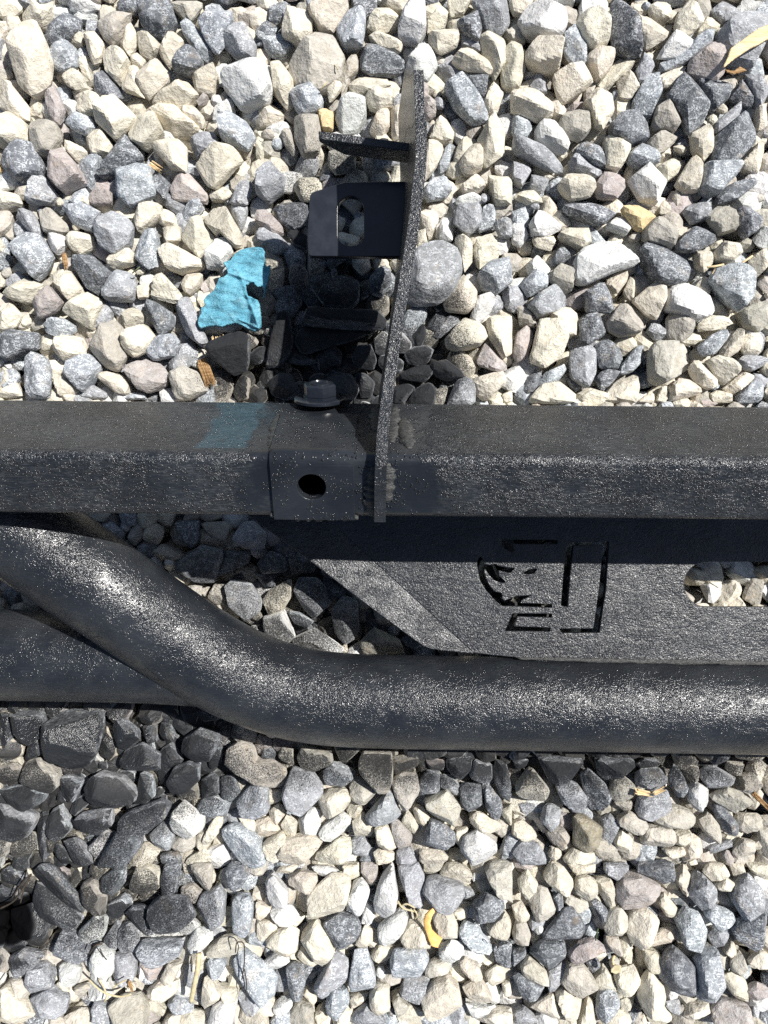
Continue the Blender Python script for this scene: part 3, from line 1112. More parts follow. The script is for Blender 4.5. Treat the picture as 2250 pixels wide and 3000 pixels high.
D2 815,320 860,275 950,275 990,380 990,460 940,460
G1 770,420 830,380 910,440 890,560 780,560
G1 670,490 770,350 780,520 760,555 680,550
W2 510,440 620,330 690,350 680,450 640,510 560,530
D1 360,540 400,430 510,450 570,520 570,630 480,640 380,600
W1 385,650 470,635 520,680 510,770 460,810 400,750
W2 580,640 620,540 720,560 745,640 740,700 690,745 590,700
G1 740,580 850,575 880,650 870,750 750,790
B2 880,560 920,515 1185,510 1170,590 1040,660 980,670
P1 900,630 1040,660 1090,620 1000,765 960,740
C2 1040,740 1090,640 1185,640 1130,750 1050,780
C1 930,840 1030,760 1150,760 1150,830 1070,890
C1 930,890 990,865 1080,930 1060,990 960,940
B1 1080,900 1160,830 1210,890 1300,940 1120,970
G2 190,880 330,805 440,880 420,970 350,1008 240,1000
G2 160,790 200,660 290,650 350,740 340,790 190,830
T1 60,750 150,760 200,800 180,870 100,850
C1 0,790 50,780 170,890 230,1010 60,1035 0,1000
C1 360,790 400,740 450,830 400,860
T1 480,800 560,780 590,810 520,880
G2 600,900 640,880 710,940 740,1040 610,1040
T2 710,920 800,860 900,850 960,950 950,1040 780,1040
C1 410,990 520,940 600,950 600,1040 430,1040
G2 1275,270 1310,200 1420,150 1455,220 1450,370 1390,420 1310,350
B2 1500,260 1530,210 1610,210 1640,300 1620,440 1570,490 1510,420
D2 1460,40 1490,0 1600,0 1620,60 1560,160 1500,180
W2 1215,520 1270,420 1380,420 1390,480 1290,575 1230,560
T2 1330,560 1440,480 1520,470 1590,530 1540,580 1350,600
B2 1335,650 1370,600 1440,595 1470,650 1410,760 1350,720
B2 1500,640 1560,550 1659,620 1710,650 1800,740 1780,850 1710,890 1650,870 1600,800 1560,740
C2 1305,860 1320,740 1360,740 1435,830 1420,880 1310,950
W2 1345,1030 1380,920 1450,885 1540,900 1510,1040 1350,1040
C1 1400,780 1550,800 1540,870 1440,880
T0 1180,660 1250,640 1240,780 1170,790
G0 1480,680 1560,790 1490,810
T1 1170,150 1250,140 1310,190 1270,250 1170,210
@750 2530
W2 60,110 110,60 210,180 210,270 120,275 70,210
C2 205,100 290,45 390,70 400,110 350,180 220,150
C2 330,230 370,170 490,70 600,90 610,150 560,310 420,350 340,380
W2 580,230 640,120 690,105 740,180 690,310 640,355 590,290
C1 95,20 300,10 220,70 120,60
W1 340,20 480,20 550,50 470,95 400,70
C1 555,0 665,0 675,80 620,110 570,60
P1 680,60 680,0 790,0 790,90 750,155
W2 755,180 800,120 830,0 890,0 920,200 900,300 820,340 770,290
G2 905,20 1050,0 1090,90 1080,310 960,230 940,110
G2 1080,180 1110,110 1180,98 1340,140 1350,200 1260,300 1150,280
T2 1140,370 1170,310 1270,310 1310,410 1300,470 1200,480
C1 1270,300 1380,270 1370,350 1320,370
C1 1180,80 1230,0 1330,0 1400,60 1380,140 1260,110
T2 1480,50 1520,0 1659,0 1659,240 1560,190
D2 1405,260 1490,190 1590,220 1615,280 1540,370 1430,390
C2 1495,420 1610,310 1650,370 1630,500 1510,450
G1 1340,150 1400,170 1420,200 1340,230
B2 1305,450 1340,390 1430,400 1535,540 1530,580 1420,560
D2 435,390 540,320 640,350 680,410 650,490 580,545 520,530 470,460
C2 640,510 700,400 760,430 760,500 710,550 650,540
W1 680,370 740,200 760,300 785,330 730,400 690,400
W2 790,410 880,330 960,290 990,350 930,460 860,545 800,520
C2 930,490 1000,385 1080,410 1140,550 960,550
C2 295,480 390,370 460,440 510,560 430,670 380,620
W2 80,310 160,270 230,270 280,330 240,400 140,390
C2 50,520 130,440 230,400 285,430 270,560 210,595 100,550
C1 0,380 100,370 150,430 50,520 0,500
C1 0,250 60,270 110,290 30,360 0,340
C1 265,600 300,530 395,640 390,660 290,630
W1 30,650 120,580 200,590 220,640 120,690 60,690
D2 190,690 240,650 310,660 320,760 300,870 225,880
G2 375,800 510,585 600,630 590,760 430,905
B2 600,780 640,560 720,560 775,720 770,800 620,835
C1 740,590 800,520 910,540 880,600 800,645
B2 865,640 900,565 1100,560 1120,620 1070,720 880,725
T2 1090,680 1130,630 1240,630 1270,660 1240,710 1110,740
W2 1185,560 1270,490 1340,520 1350,570 1260,650 1190,620
C2 1320,640 1360,615 1440,650 1470,740 1400,760 1330,690
D2 1540,550 1600,510 1659,520 1659,690 1560,640
C1 1480,720 1560,660 1620,690 1600,770 1530,800
C2 1070,880 1150,770 1240,740 1310,800 1335,930 1250,990 1100,970
C2 1335,800 1450,735 1530,860 1520,915 1390,890
G1 925,830 960,740 1140,730 1140,760 1060,890
B2 450,910 490,810 590,805 605,900 520,1000 460,960
C2 735,850 780,780 860,790 870,950 800,985 740,920
T2 880,890 920,850 995,930 960,980 910,990
C1 610,860 730,830 710,890 620,950
G2 610,1000 720,910 800,980 845,990 840,1040 620,1040
T1 170,1040 270,900 370,930 380,1040
W1 110,920 150,880 230,880 240,930 140,985
C1 380,960 440,940 470,1000 400,1040
W1 1350,880 1500,930 1610,900 1560,970 1400,990
C2 1440,1020 1530,950 1659,950 1659,1040 1440,1040
C1 1590,770 1659,750 1659,870 1610,860
T0 320,680 400,690 380,740 330,740
C0 300,850 340,790 400,880 380,910
@1500 2530
T2 105,250 150,150 230,160 290,320 250,360 160,380
C2 40,110 100,40 170,130 90,230 50,170
C2 200,100 270,0 330,20 400,110 390,150 340,200 250,140
C2 405,150 420,90 500,80 550,120 550,200 480,240 420,200
C1 350,0 540,0 540,60 410,70
G2 600,60 600,0 760,0 720,60 680,100
C1 515,90 630,80 680,190 680,290 620,280 560,180
P2 675,170 710,90 830,75 970,150 960,200 850,290 730,300 680,240
D2 810,60 820,0 1050,0 1060,60 1020,160 920,100
C1 1050,90 1110,0 1160,80 1150,170 1110,200
G2 1130,200 1170,110 1230,60 1320,150 1320,240 1230,310
C2 1230,50 1270,0 1370,0 1410,60 1300,120
C2 1310,140 1380,85 1460,140 1440,185 1350,180
C1 1410,0 1500,0 1525,130 1440,90
C1 1520,0 1659,0 1659,110 1560,60
G2 1420,230 1440,150 1530,60 1620,160 1610,310 1520,390 1460,300
D2 1440,450 1470,370 1620,300 1659,340 1640,520 1590,580 1470,500
T1 335,250 360,190 490,240 500,280 430,310
D1 250,230 270,180 330,210 335,320 290,320
D2 195,480 340,300 400,290 475,410 440,480 220,490
D1 505,240 550,225 630,310 590,400
T2 585,420 650,300 710,290 770,370 700,470 620,460
C2 735,420 780,310 870,290 955,370 930,440 820,530 770,500
C1 690,500 740,460 780,540 720,605 690,570
T2 600,480 690,480 720,580 690,600 620,530
C1 940,240 980,180 1100,320 1100,365 990,330
D0 1000,190 1060,180 1150,270 1070,300
B2 1065,370 1130,290 1210,320 1260,430 1220,565 1120,530
B2 1235,320 1300,270 1440,320 1440,370 1330,430
G1 1260,470 1290,430 1430,400 1420,460 1310,550
R1 800,530 960,430 1040,410 1085,500 1000,520 850,550
D2 110,580 180,510 340,495 355,600 280,660 230,675
P2 365,580 430,520 530,490 605,545 560,590 440,650 380,630
D1 470,630 540,600 580,660 520,710
C2 50,660 110,600 220,690 240,770 180,775 70,720
D2 0,720 50,710 210,800 150,900 60,860
G1 230,690 360,620 370,690 250,840 220,780
T2 315,760 370,650 450,650 540,760 540,800 440,860 370,830
C1 530,750 600,670 690,790 640,830 560,810
C2 665,740 700,680 790,650 830,760 790,830 740,865 690,830
C1 850,610 860,560 960,580 950,700 880,690
C2 815,870 840,770 900,710 990,810 960,980 860,960
D2 955,680 1000,590 1060,550 1180,660 1200,810 1160,860 1040,820 960,740
B2 1185,620 1230,560 1340,560 1370,700 1390,810 1290,910 1200,880
C1 1370,570 1430,480 1460,570 1410,610
T1 1415,640 1480,560 1530,680 1490,730 1420,690
C2 1530,630 1600,570 1659,580 1659,670 1540,660
C1 1370,720 1440,700 1520,760 1530,900 1450,870 1380,790
P2 1505,830 1590,770 1659,800 1659,840 1560,890
P2 1305,960 1370,890 1530,920 1560,1040 1310,1040
G1 1550,920 1600,900 1640,1040 1560,1040
C1 1090,970 1150,920 1350,890 1290,960 1180,1000
B2 545,950 570,850 640,805 695,870 680,950 600,1040 560,1010
C2 120,930 260,840 330,990 280,1005 170,960
C2 280,860 340,820 450,870 440,940 370,1025 320,960
C1 410,1040 490,860 540,900 550,1040
D1 705,1020 790,930 830,950 780,1040 710,1040
C1 870,990 980,920 1040,990 1030,1040 900,1040
G1 0,970 80,930 175,1010 160,1040 0,1040
G1 1000,890 1090,880 1080,960 1050,990 990,920
T2 0,450 20,380 90,370 120,460 100,520 20,520
C1 0,270 60,240 120,330 100,370 20,360
D2 0,560 100,540 90,600 0,680
C1 700,890 740,870 790,880 760,940 710,970
C1 820,990 860,980 880,1040 830,1040
@500 1500
D1 30,60 190,50 185,190 140,240 60,190
T1 190,70 400,60 400,110 350,190 260,150
G2 390,180 470,70 540,55 620,130 600,240 480,240
D2 20,340 200,215 330,240 340,300 280,460 180,460
D1 360,250 520,250 510,330 420,370 290,440 300,370
D2 560,330 640,255 710,270 765,350 740,390 600,400
T1 765,310 780,250 940,350 930,390 790,400
G2 350,480 400,440 520,470 590,580 580,640 490,705 380,610
T1 240,550 290,460 370,470 360,620 310,610
C2 595,570 640,510 780,430 780,550 730,630 640,670
G2 800,510 830,430 940,430 1000,480 1045,590 930,695 860,630
D1 535,390 680,400 680,480 610,490
W2 605,680 740,630 780,740 850,770 750,855 620,800
B2 760,640 830,650 930,710 880,755 800,720
W2 780,820 900,760 940,740 1080,850 1140,890 1100,915 900,900 800,870
G2 1040,640 1110,545 1210,580 1220,760 1190,830 1130,860 1070,790
C1 1060,890 1140,850 1150,910 1100,920
T2 1225,850 1320,750 1480,830 1520,920 1260,920
D1 970,400 1140,500 1130,560 1040,570
D1 1480,830 1560,780 1650,880 1600,920
T0 150,440 260,490 230,550 180,510
D0 1230,600 1440,720 1400,790 1250,740
D0 360,430 450,370 520,430 530,480
"""
recs = []
ox = oy = 0
for line in STONES.strip().splitlines():
    if line[0] == '@':
        ox, oy = map(int, line[1:].split())
        continue
    parts = line.split()
    pts = np.array([[float(q) for q in s.split(',')] for s in parts[1:]]) * (750 / 1659) + np.array([ox, oy])
    recs.append((parts[0][0], int(parts[0][1]), pts))


def area_centroid(q):
    x, y = q[:, 0], q[:, 1]
    x2, y2 = np.roll(x, -1), np.roll(y, -1)
    cr = x * y2 - x2 * y
    a = cr.sum() / 2
    return abs(a), np.array([((x + x2) * cr).sum() / (6 * a), ((y + y2) * cr).sum() / (6 * a)])


info = []
for i, (code, lev, q) in enumerate(recs):
    a, c = area_centroid(q)
    info.append([i, code, lev, q, a, c])
# coverage raster for the loose fill (2 mm cells)
GX, GY = 400, 500
cover = np.zeros((GY, GX), bool)
gx = (np.arange(GX) - GX / 2) * 0.002
gy = (np.arange(GY) - GY / 2) * 0.002
GXX, GYY = np.meshgrid(gx, gy)


def visible_share(q, c, a):
    x0, y0 = q.min(0)
    x1, y1 = q.max(0)
    w = max(0, min(x1, 2250) - max(x0, 0)) * max(0, min(y1, 3000) - max(y0, 0))
    return w / max(1, (x1 - x0) * (y1 - y0))


ranked = sorted(info, key=lambda r: -r[4] * visible_share(r[3], r[5], r[4]) * (0.75 if r[2] == 0 else 1) * (0.6 if 1080 < r[5][1] < 1230 else 1))
hero_ids = {r[0] for r in ranked[:296]}
big_ids = {r[0] for r in ranked[:150]}
loose = Bag()
heroes = []
for r in info:
    i, code, lev, q, a, c = r
    g = np.random.default_rng(1000 + i)
    world = np.stack([(q[:, 0] - 1125) / S, (1500 - q[:, 1]) / S], 1)
    cw = np.array([(c[0] - 1125) / S, (1500 - c[1]) / S])
    rel = world - cw
    fn = outline_fn(rel)
    rb = math.sqrt(a / math.pi) / S
    sp = rel @ rel.T
    ev = np.linalg.eigvalsh(rel.T @ rel)
    minor = math.sqrt(max(ev[0], 1e-10) / max(ev[1], 1e-10))
    thick = rb * (0.72 + 0.30 * minor) * g.uniform(0.85, 1.15)
    thick = min(thick * 1.08, 0.0145)
    z = {0: -0.0095, 1: -0.0035, 2: 0.0005}[lev] + g.uniform(-0.0015, 0.0015) + 0.45 * (0.009 - thick) * -1
    hero = i in hero_ids
    dirs, faces = ICO4 if i in big_ids else ICO3
    v = stone_shape(fn, rb, thick, dirs, g, rough=0.075 if code == 'R' else 0.024, p=8.0 if code in 'RK' else (16.0 if code in 'CTP' else 12.0),
                    bevels=4, poly=rel)
    wxy = v[:, :2] + cw
    t, s = stone_attrs(code, wxy, len(v), g)
    k = (H - z) / H          # rests a little above or below the reference level
    if hero:
        me = np_mesh("gravel_stone", v, faces)
        add_attrs(me, t, s)
        o = bpy.data.objects.new("gravel_stone", me)
        C.objects.link(o)
        o.location = (cw[0] * k, cw[1] * k, z)
        heroes.append((o, code, lev, c, a, minor, rel))
    else:
        vv = v.copy()
        vv[:, 0] += cw[0] * k
        vv[:, 1] += cw[1] * k
        vv[:, 2] += z
        loose.add(vv, faces, t, s)
    # coverage
    ix0 = max(0, int((world[:, 0].min()) / 0.002 + GX / 2)); ix1 = min(GX, int((world[:, 0].max()) / 0.002 + GX / 2) + 2)
    iy0 = max(0, int((world[:, 1].min()) / 0.002 + GY / 2)); iy1 = min(GY, int((world[:, 1].max()) / 0.002 + GY / 2) + 2)
    if ix1 > ix0 and iy1 > iy0:
        X = GXX[iy0:iy1, ix0:ix1] - cw[0]
        Y = GYY[iy0:iy1, ix0:ix1] - cw[1]
        cover[iy0:iy1, ix0:ix1] |= np.hypot(X, Y) < fn(np.arctan2(Y, X))


def cov_at(x, y, r):
    ix0 = int((x - r) / 0.002 + GX / 2); ix1 = int((x + r) / 0.002 + GX / 2) + 1
    iy0 = int((y - r) / 0.002 + GY / 2); iy1 = int((y + r) / 0.002 + GY / 2) + 1
    if ix0 < 0 or iy0 < 0 or ix1 > GX or iy1 > GY:
        return 0.0
    return cover[iy0:iy1, ix0:ix1].mean()


CODES = list('CCCCCCCCTTTTWWWGGBBDP')


def random_stone(bag, x, y, z, r, g, sphere):
    dirs, faces = sphere
    n = g.integers(5, 8)
    ang = np.sort((np.arange(n) + g.uniform(-0.3, 0.3, n)) / n * 6.2832)
    el = g.uniform(0.72, 1.35)
    rot = g.uniform(0, 3.14)
    rad = r * g.uniform(0.85, 1.15, n)
    q = np.stack([np.cos(ang) * rad * el, np.sin(ang) * rad / el], 1)
    cr, sr = math.cos(rot), math.sin(rot)
    q = q @ np.array([[cr, sr], [-sr, cr]])
    fn = outline_fn(q)
    v = stone_shape(fn, r, r * g.uniform(0.6, 0.95), dirs, g, 0.024, 14.0, 4, q)
    # tumbled
    ax = g.uniform(-0.5, 0.5, 2)
    v = v @ np.array(Matrix.Rotation(ax[0], 3, 'X')) @ np.array(Matrix.Rotation(ax[1], 3, 'Y'))
    v = v + np.array([x, y, z])
    t, s = stone_attrs(CODES[g.integers(len(CODES))], v[:, :2], len(v), g)
    bag.add(v, faces, t, s)


g = np.random.default_rng(5)
# second layer, visible through the gaps; comes up to the surface where nothing lies over it
deep = Bag()
sp_ = 0.0165
for iy in range(int(0.98 / sp_ / 0.87)):
    for ix in range(int(0.78 / sp_)):
        x = -0.39 + (ix + 0.5 * (iy % 2)) * sp_ + g.uniform(-0.0035, 0.0035)
        y = -0.49 + iy * sp_ * 0.87 + g.uniform(-0.0035, 0.0035)
        r = g.uniform(0.0085, 0.0118)
        cv = cov_at(x, y, r * 0.8)
        z = -0.004 - 0.0115 * min(1.0, cv * 1.5) + g.uniform(-0.002, 0.002)
        random_stone(deep, x, y, z, r, g, ICO2 if cv > 0.25 else ICO3 if abs(x) < 0.3 and abs(y) < 0.39 else ICO2)
for k in range(900):       # chips in the open joints
    x, y = g.uniform(-0.29, 0.29), g.uniform(-0.385, 0.385)
    r = g.uniform(0.003, 0.0058)
    cv = cov_at(x, y, r)
    if cv < 0.45:
        random_stone(deep, x, y, -0.0045 + g.uniform(-0.003, 0.002), r, g, ICO2)
for iy in range(int(0.98 / 0.021)):
    for ix in range(int(0.78 / 0.021)):
        x = -0.39 + (ix + 0.5 * (iy % 2)) * 0.021 + g.uniform(-0.004, 0.004)
        y = -0.49 + iy * 0.021 + g.uniform(-0.004, 0.004)
        random_stone(deep, x, y, -0.024 + g.uniform(-0.003, 0.003), 0.0135, g, ICO2)
# fine grit of the joints, and coarse gravel further out, one joined mass each
o = loose.build("small_gravel")
tag(o, "small cream and grey stones wedged between the larger stones of the gravel bed", "gravel", kind='stuff')
o = deep.build("gravel_bed")
tag(o, "lower layer of cream and grey crushed stone seen in the gaps of the gravel", "gravel", kind='stuff')


# ---- a label of its own for every single stone
CN = {'C': 'cream', 'W': 'whitish grey', 'T': 'taupe', 'G': 'mid grey', 'B': 'white-flecked blue grey', 'D': 'dark slate grey',
      'P': 'pinkish brown', 'Y': 'yellow ochre', 'R': 'crumbly cream', 'K': 'glossy black painted', 'Q': 'speckled olive brown'}
CS = {'C': 'cream', 'W': 'whitish', 'T': 'taupe', 'G': 'grey', 'B': 'flecked', 'D': 'dark', 'P': 'pinkish', 'Y': 'ochre', 'R': 'crumbly',
      'K': 'black', 'Q': 'olive'}
MARKS = [((700, 850), 'blue paint flake'), ((1020, 660), 'slotted tab'), ((1040, 400), 'upper tab'), ((1225, 500), 'upright bracket plate'),
         ((940, 1150), 'hex bolt'), ((1280, 2690), 'orange peel curl'), ((2190, 140), 'pale wood chip'), ((1800, 2840), 'small dry leaf'),
         ((1870, 2325), 'wood splinter pair'), ((2130, 775), 'straw scraps'), ((565, 2850), 'dry grey twig'), ((610, 1110), 'rotten wood scrap'),
         ((90, 2620), 'dark grass stems'), ((720, 2860), 'thin black stem'), ((850, 1650), 'sloping panel edge')]
used = set()
cents = np.array([h[3] for h in heroes])
areas = np.array([h[4] for h in heroes])
q1, q2 = np.quantile(areas, [0.33, 0.72])


def side(d):
    a = math.degrees(math.atan2(-d[1], d[0])) % 360
    return ['right of', 'up right of', 'above', 'up left of', 'left of', 'down left of', 'below', 'down right of'][int((a + 22.5) // 45) % 8]


def zone(c):
    x, y = c
    ex = 'left edge' if x < 160 else 'right edge' if x > 2090 else None
    ey = 'top edge' if y < 150 else 'bottom edge' if y > 2860 else None
    if ex and ey:
        return 'in the %s %s corner' % (ey.split()[0], ex.split()[0])
    if ex or ey:
        return 'by the %s of the picture' % (ex or ey)
    if 1080 < y < 1220:
        return 'against the upper side of the rail'
    if 1480 < y < 1960:
        return 'in the gap between rail and bent tube'
    if 2080 < y < 2290:
        return 'just under the round tube'
    col = 'left' if x < 750 else 'middle' if x < 1500 else 'right'
    return 'in the %s of the %s gravel' % (col, 'upper' if y < 1200 else 'lower')


for idx, (o, code, lev, c, a, minor, rel) in enumerate(heroes):
    size = 'small' if a < q1 else 'medium' if a < q2 else 'large'
    shp = 'long' if minor < 0.5 else 'angular' if len(rel) < 6 else 'blocky' if minor > 0.75 else 'oblong'
    if minor < 0.62:
        w, vec = np.linalg.eigh(rel.T @ rel)
        ang = math.degrees(math.atan2(vec[1, 1], vec[0, 1])) % 180
        shp += ' upright' if 65 < ang < 115 else ' level' if (ang < 25 or ang > 155) else ' rising-right' if ang < 90 else ' falling-right'
    head = "%s %s %s stone" % (size, CN[code], shp)
    dd = np.hypot(*(cents - c).T)
    near = np.argsort(dd)[1:6]
    neigh = []
    for j in near:
        s_ = side(c - heroes[j][3])
        neigh.append("%s a %s %s one" % (s_, 'bigger' if heroes[j][4] > a else 'smaller', CS[heroes[j][1]]))
    ml = min(MARKS, key=lambda m: math.hypot(m[0][0] - c[0], m[0][1] - c[1]))
    md = math.hypot(ml[0][0] - c[0], ml[0][1] - c[1])
    mark = ("just " if md < 170 else "") + side(c - np.array(ml[0])) + " the " + ml[1] if md < 420 else None
    cands = []
    if mark:
        cands += ["%s %s" % (head, mark), "%s %s, %s" % (head, mark, neigh[0])]
        cands += ["%s %s, %s" % (head, mark, nb) for nb in neigh[1:]]
    cands += ["%s %s, %s" % (head, zone(c), nb) for nb in neigh]
    short = "%s %s stone" % (CN[code], shp.split()[0])
    cands += ["%s %s, %s and %s" % (short, zone(c), neigh[0], nb) for nb in neigh[1:]]
    s2 = "%s %s stone" % (CS[code], shp.split()[0])
    for hd in (s2, "%s %s" % (size, s2)):
        for i1 in range(5):
            for i2 in range(i1 + 1, 5):
                cands.append("%s %s and %s" % (hd, neigh[i1], neigh[i2]))
                cands.append("%s %s, %s and %s" % (hd, zone(c), neigh[i1], neigh[i2]))
    for nb in neigh:
        cands.append("%s %s %s stone %s" % (size, CS[code], shp, nb))
        cands.append("%s %s %s stone %s, %s" % (size, CS[code], shp, zone(c), nb))
    for other in sorted(MARKS, key=lambda m: math.hypot(m[0][0] - c[0], m[0][1] - c[1]))[1:4]:
        cands.append("%s far %s the %s and %s" % (s2, side(c - np.array(other[0])), other[1], neigh[0]))
    for s_ in cands:
        if s_ not in used and len(s_.split()) <= 16:
            break
    else:
        s_ = cands[0]
        print("LABEL CLASH", s_)
    used.add(s_)
    tag(o, s_, "stone", "loose stones on top of the gravel")

# ------------------------------------------------------------------ the black step rail
TILT = math.radians(30)
ST, CT = math.sin(TILT), math.cos(TILT)
LEAN = 0.0095          # the rail lies turned a little in the picture


def ridge(x):
    return Vector((x, 0.0291 - LEAN * x, 0.157))


FD = Vector((0, -CT, -ST))     # across the front face, away from the ridge
TD = Vector((0, ST, -CT))      # across the upper face, away from the ridge
FN = Vector((0, -ST, CT))      # outward normal of the front face
TN = Vector((0, CT, ST))
XD = Vector((1, -LEAN, 0)).normalized()

root = empty("step_rail", P(1125, 1350, 0.0))
tag(root, "black painted steel step rail with bent round tubes lying across the gravel", "step rail")


def rail_section(inset, rad):
    w, v = 0.0778 - 2 * inset, 0.0383 - 2 * inset
    cs = []
    base = FD * inset + TD * inset
    corners = [(0, 0, FN + TN), (w, 0, TN - FN), (w, v, -TN - FN), (0, v, FN - TN)]
    for k, (a, b, _) in enumerate([(0, 0, 0), (w, 0, 0), (w, v, 0), (0, v, 0)]):
        # local axes: a along TD, b along FD
        sa = 1 if a == 0 else -1
        sb = 1 if b == 0 else -1
        ca, cb = a + sa * rad, b + sb * rad
        a0 = {(1, 1): 180, (-1, 1): 270, (-1, -1): 0, (1, -1): 90}[(sa, sb)]
        for j in range(7):
            an = math.radians(a0 + 90 * j / 6)
            cs.append(base + TD * (ca + rad * math.cos(an)) + FD * (cb + rad * math.sin(an)))
    return cs


def build_rail():
    xs = list(np.linspace(-0.34, 0.34, 35))
    vs_, fs = [], []
    so_, si_ = rail_section(0.0, 0.0055), rail_section(0.0032, 0.0028)
    n = len(so_)
    for x in xs:
        r = ridge(x)
        vs_ += [r + q for q in so_]
    k0 = len(vs_)
    for x in xs:
        r = ridge(x)
        vs_ += [r + q for q in si_]
    for i in range(len(xs) - 1):
        for k in range(n):
            a, b = i * n + k, i * n + (k + 1) % n
            fs.append((a, b, b + n, a + n))
            fs.append((k0 + a, k0 + a + n, k0 + b + n, k0 + b))
    e = (len(xs) - 1) * n
    for k in range(n):
        b = (k + 1) % n
        fs.append((k, k0 + k, k0 + b, b))
        fs.append((e + k, e + b, k0 + e + b, k0 + e + k))
    o = mesh_obj("main_rail", vs_, fs, M_RAIL)
    fix_normals(o)
    return o


rail = build_rail()
HX, HF = -0.0386, 0.0175
hole_c = ridge(HX) + FD * HF
cyl_v, cyl_f = [], []
for k in range(40):
    a = 2 * math.pi * k / 40
    q = hole_c + XD * math.cos(a) * 0.0077 + FD * math.sin(a) * 0.0077
    cyl_v += [q + FN * 0.02, q - FN * 0.02]
for k in range(40):
    a, b = 2 * k, 2 * ((k + 1) % 40)
    cyl_f.append((a, b, b + 1, a + 1))
cyl_f += [tuple(range(0, 80, 2)), tuple(range(1, 80, 2))[::-1]]
cutter = mesh_obj("cutter", cyl_v, cyl_f, M_RAIL)
fix_normals(cutter)
bm_ = rail.modifiers.new('hole', 'BOOLEAN')
bm_.operation = 'DIFFERENCE'
bm_.solver = 'EXACT'
bm_.object = cutter
dg = bpy.context.evaluated_depsgraph_get()
me2 = bpy.data.meshes.new_from_object(rail.evaluated_get(dg))
rail.modifiers.clear()
rail.data = me2
me2.materials.clear()
me2.materials.append(M_RAIL)
bpy.data.objects.remove(cutter)
auto_smooth(rail, 50)
put(rail, root)

# bracket saddle: bent plate lying over the ridge, with a round hole that lines up with the rail's
def circle(cx, cy, r, n=36):
    return [(cx + r * math.cos(2 * math.pi * k / n), cy + r * math.sin(2 * math.pi * k / n)) for k in range(n)]


def rect_round(x0, y0, x1, y1, r, n=5):
    out = []
    for cx, cy, a0 in ((x1 - r, y1 - r, 0), (x0 + r, y1 - r, 90), (x0 + r, y0 + r, 180), (x1 - r, y0 + r, 270)):
        for k in range(n + 1):
            a = math.radians(a0 + 90 * k / n)
            out.append((cx + r * math.cos(a), cy + r * math.sin(a)))
    return out


SX0, SX1 = -0.0600, -0.0158
sad = sheet("saddle_plate", [(x - HX, y) for x, y in [(SX0, -0.0378 + HF), (SX1, -0.0378 + HF), (SX1, -0.0045 + HF), (SX0, -0.0045 + HF)]],
            [circle(0, 0, 0.0077)], 0.0022, M_RAIL, root, hole_c + FN * 0.0022, XD, -FD, 0.0003)
arc_v, arc_f = [], []
prof = []
for j in range(11):          # rolled bend over the ridge, then the upper leaf
    an = math.radians(90 * j / 10)
    cen = FD * 0.0055 + TD * 0.0055
    dirv = (FN * math.cos(an) + TN * math.sin(an))
    prof.append((cen + dirv * 0.0055, dirv))
prof.append((TD * 0.030, TN))
prof.append((TD * 0.052, TN))
for x in (SX0, SX1):
    for q, d in prof:
        arc_v.append(ridge(x) + q + d * 0.0022)
        arc_v.append(ridge(x) + q + d * 0.0001)
m = len(prof) * 2
for j in range(len(prof) - 1):
    a = 2 * j
    arc_f += [(a, a + 2, m + a + 2, m + a), (a + 1, m + a + 1, m + a + 3, a + 3), (a, a + 1, a + 3, a + 2), (m + a, m + a + 2, m + a + 3, m + a + 1)]
arc_f += [(0, m, m + 1, 1), (m - 2, m - 1, 2 * m - 1, 2 * m - 2)]
bend = mesh_obj("saddle_bend", arc_v, arc_f, M_RAIL, root)
fix_normals(bend)
auto_smooth(bend, 40)

# upright bracket plate, seen on its edge; runs up the picture from the rail
ctl = [(205, 1226, .150), (300, 1229, .150), (352, 1231, .150), (356, 1234, .150), (470, 1234, .150), (560, 1224, .150), (690, 1208, .150), (820, 1186, .150),
       (930, 1168, .150), (1075, 1146, .150), (1160, 1135, .152), (1256, 1122, .158), (1330, 1118, .164), (1365, 1116, .163), (1430, 1114, .156), (1500, 1113, .1475), (1530, 1113, .1435)]
fine = []
for i in range(len(ctl) - 1):
    for k in range(6):
        t_ = k / 6
        fine.append(tuple(ctl[i][j] * (1 - t_) + ctl[i + 1][j] * t_ for j in range(3)))
fine.append(ctl[-1])
xs_ = np.array([f[1] for f in fine])
for _ in range(3):
    xs_[1:-1] = (xs_[:-2] + 2 * xs_[1:-1] + xs_[2:]) / 4
pv, pf = [], []
HT = 0.0031
for i, (py, px, z) in enumerate(fine):
    top = P(xs_[i], py, z)
    y = top.y
    zb = 0.045 if y > 0.066 else 0.045 + (0.066 - y) / 0.072 * 0.075
    far = max(0.0, min(1.0, (y - 0.11) / 0.125))
    zb -= 0.028 * far
    yb = y + 0.046 * far ** 1.5
    wid = HT * (1.0 if py > 354 else 0.86)
    lean = 0.0045 * (z - zb) / 0.105
    # top edge carries a slight burr in places
    pv += [(top.x - wid, y, z), (top.x + wid, y, z)]
    prof_ = [(z + (zb - z) * 0.16, 0.0095), (z + (zb - z) * 0.50, 0.040), (zb, 0.046)]
    side_r = [(top.x + wid - lean * (z - q) / max(z - zb, 1e-6), y + sh * far ** 1.5, q) for q, sh in prof_]
    side_l = [(v_[0] - 2 * wid, v_[1], v_[2]) for v_ in side_r[::-1]]
    pv += side_r + side_l
for i in range(len(fine) - 1):
    for k in range(8):
        a, b = 8 * i + k, 8 * i + (k + 1) % 8
        pf.append((a, b, b + 8, a + 8))
ne = 8 * (len(fine) - 1)
for q in (0, ne):
    pf += [(q, q + 1, q + 2, q + 7), (q + 7, q + 2, q + 3, q + 6), (q + 6, q + 3, q + 4, q + 5)]
plate = mesh_obj("bracket_plate", pv, pf, M_PLATE, root)
fix_normals(plate)
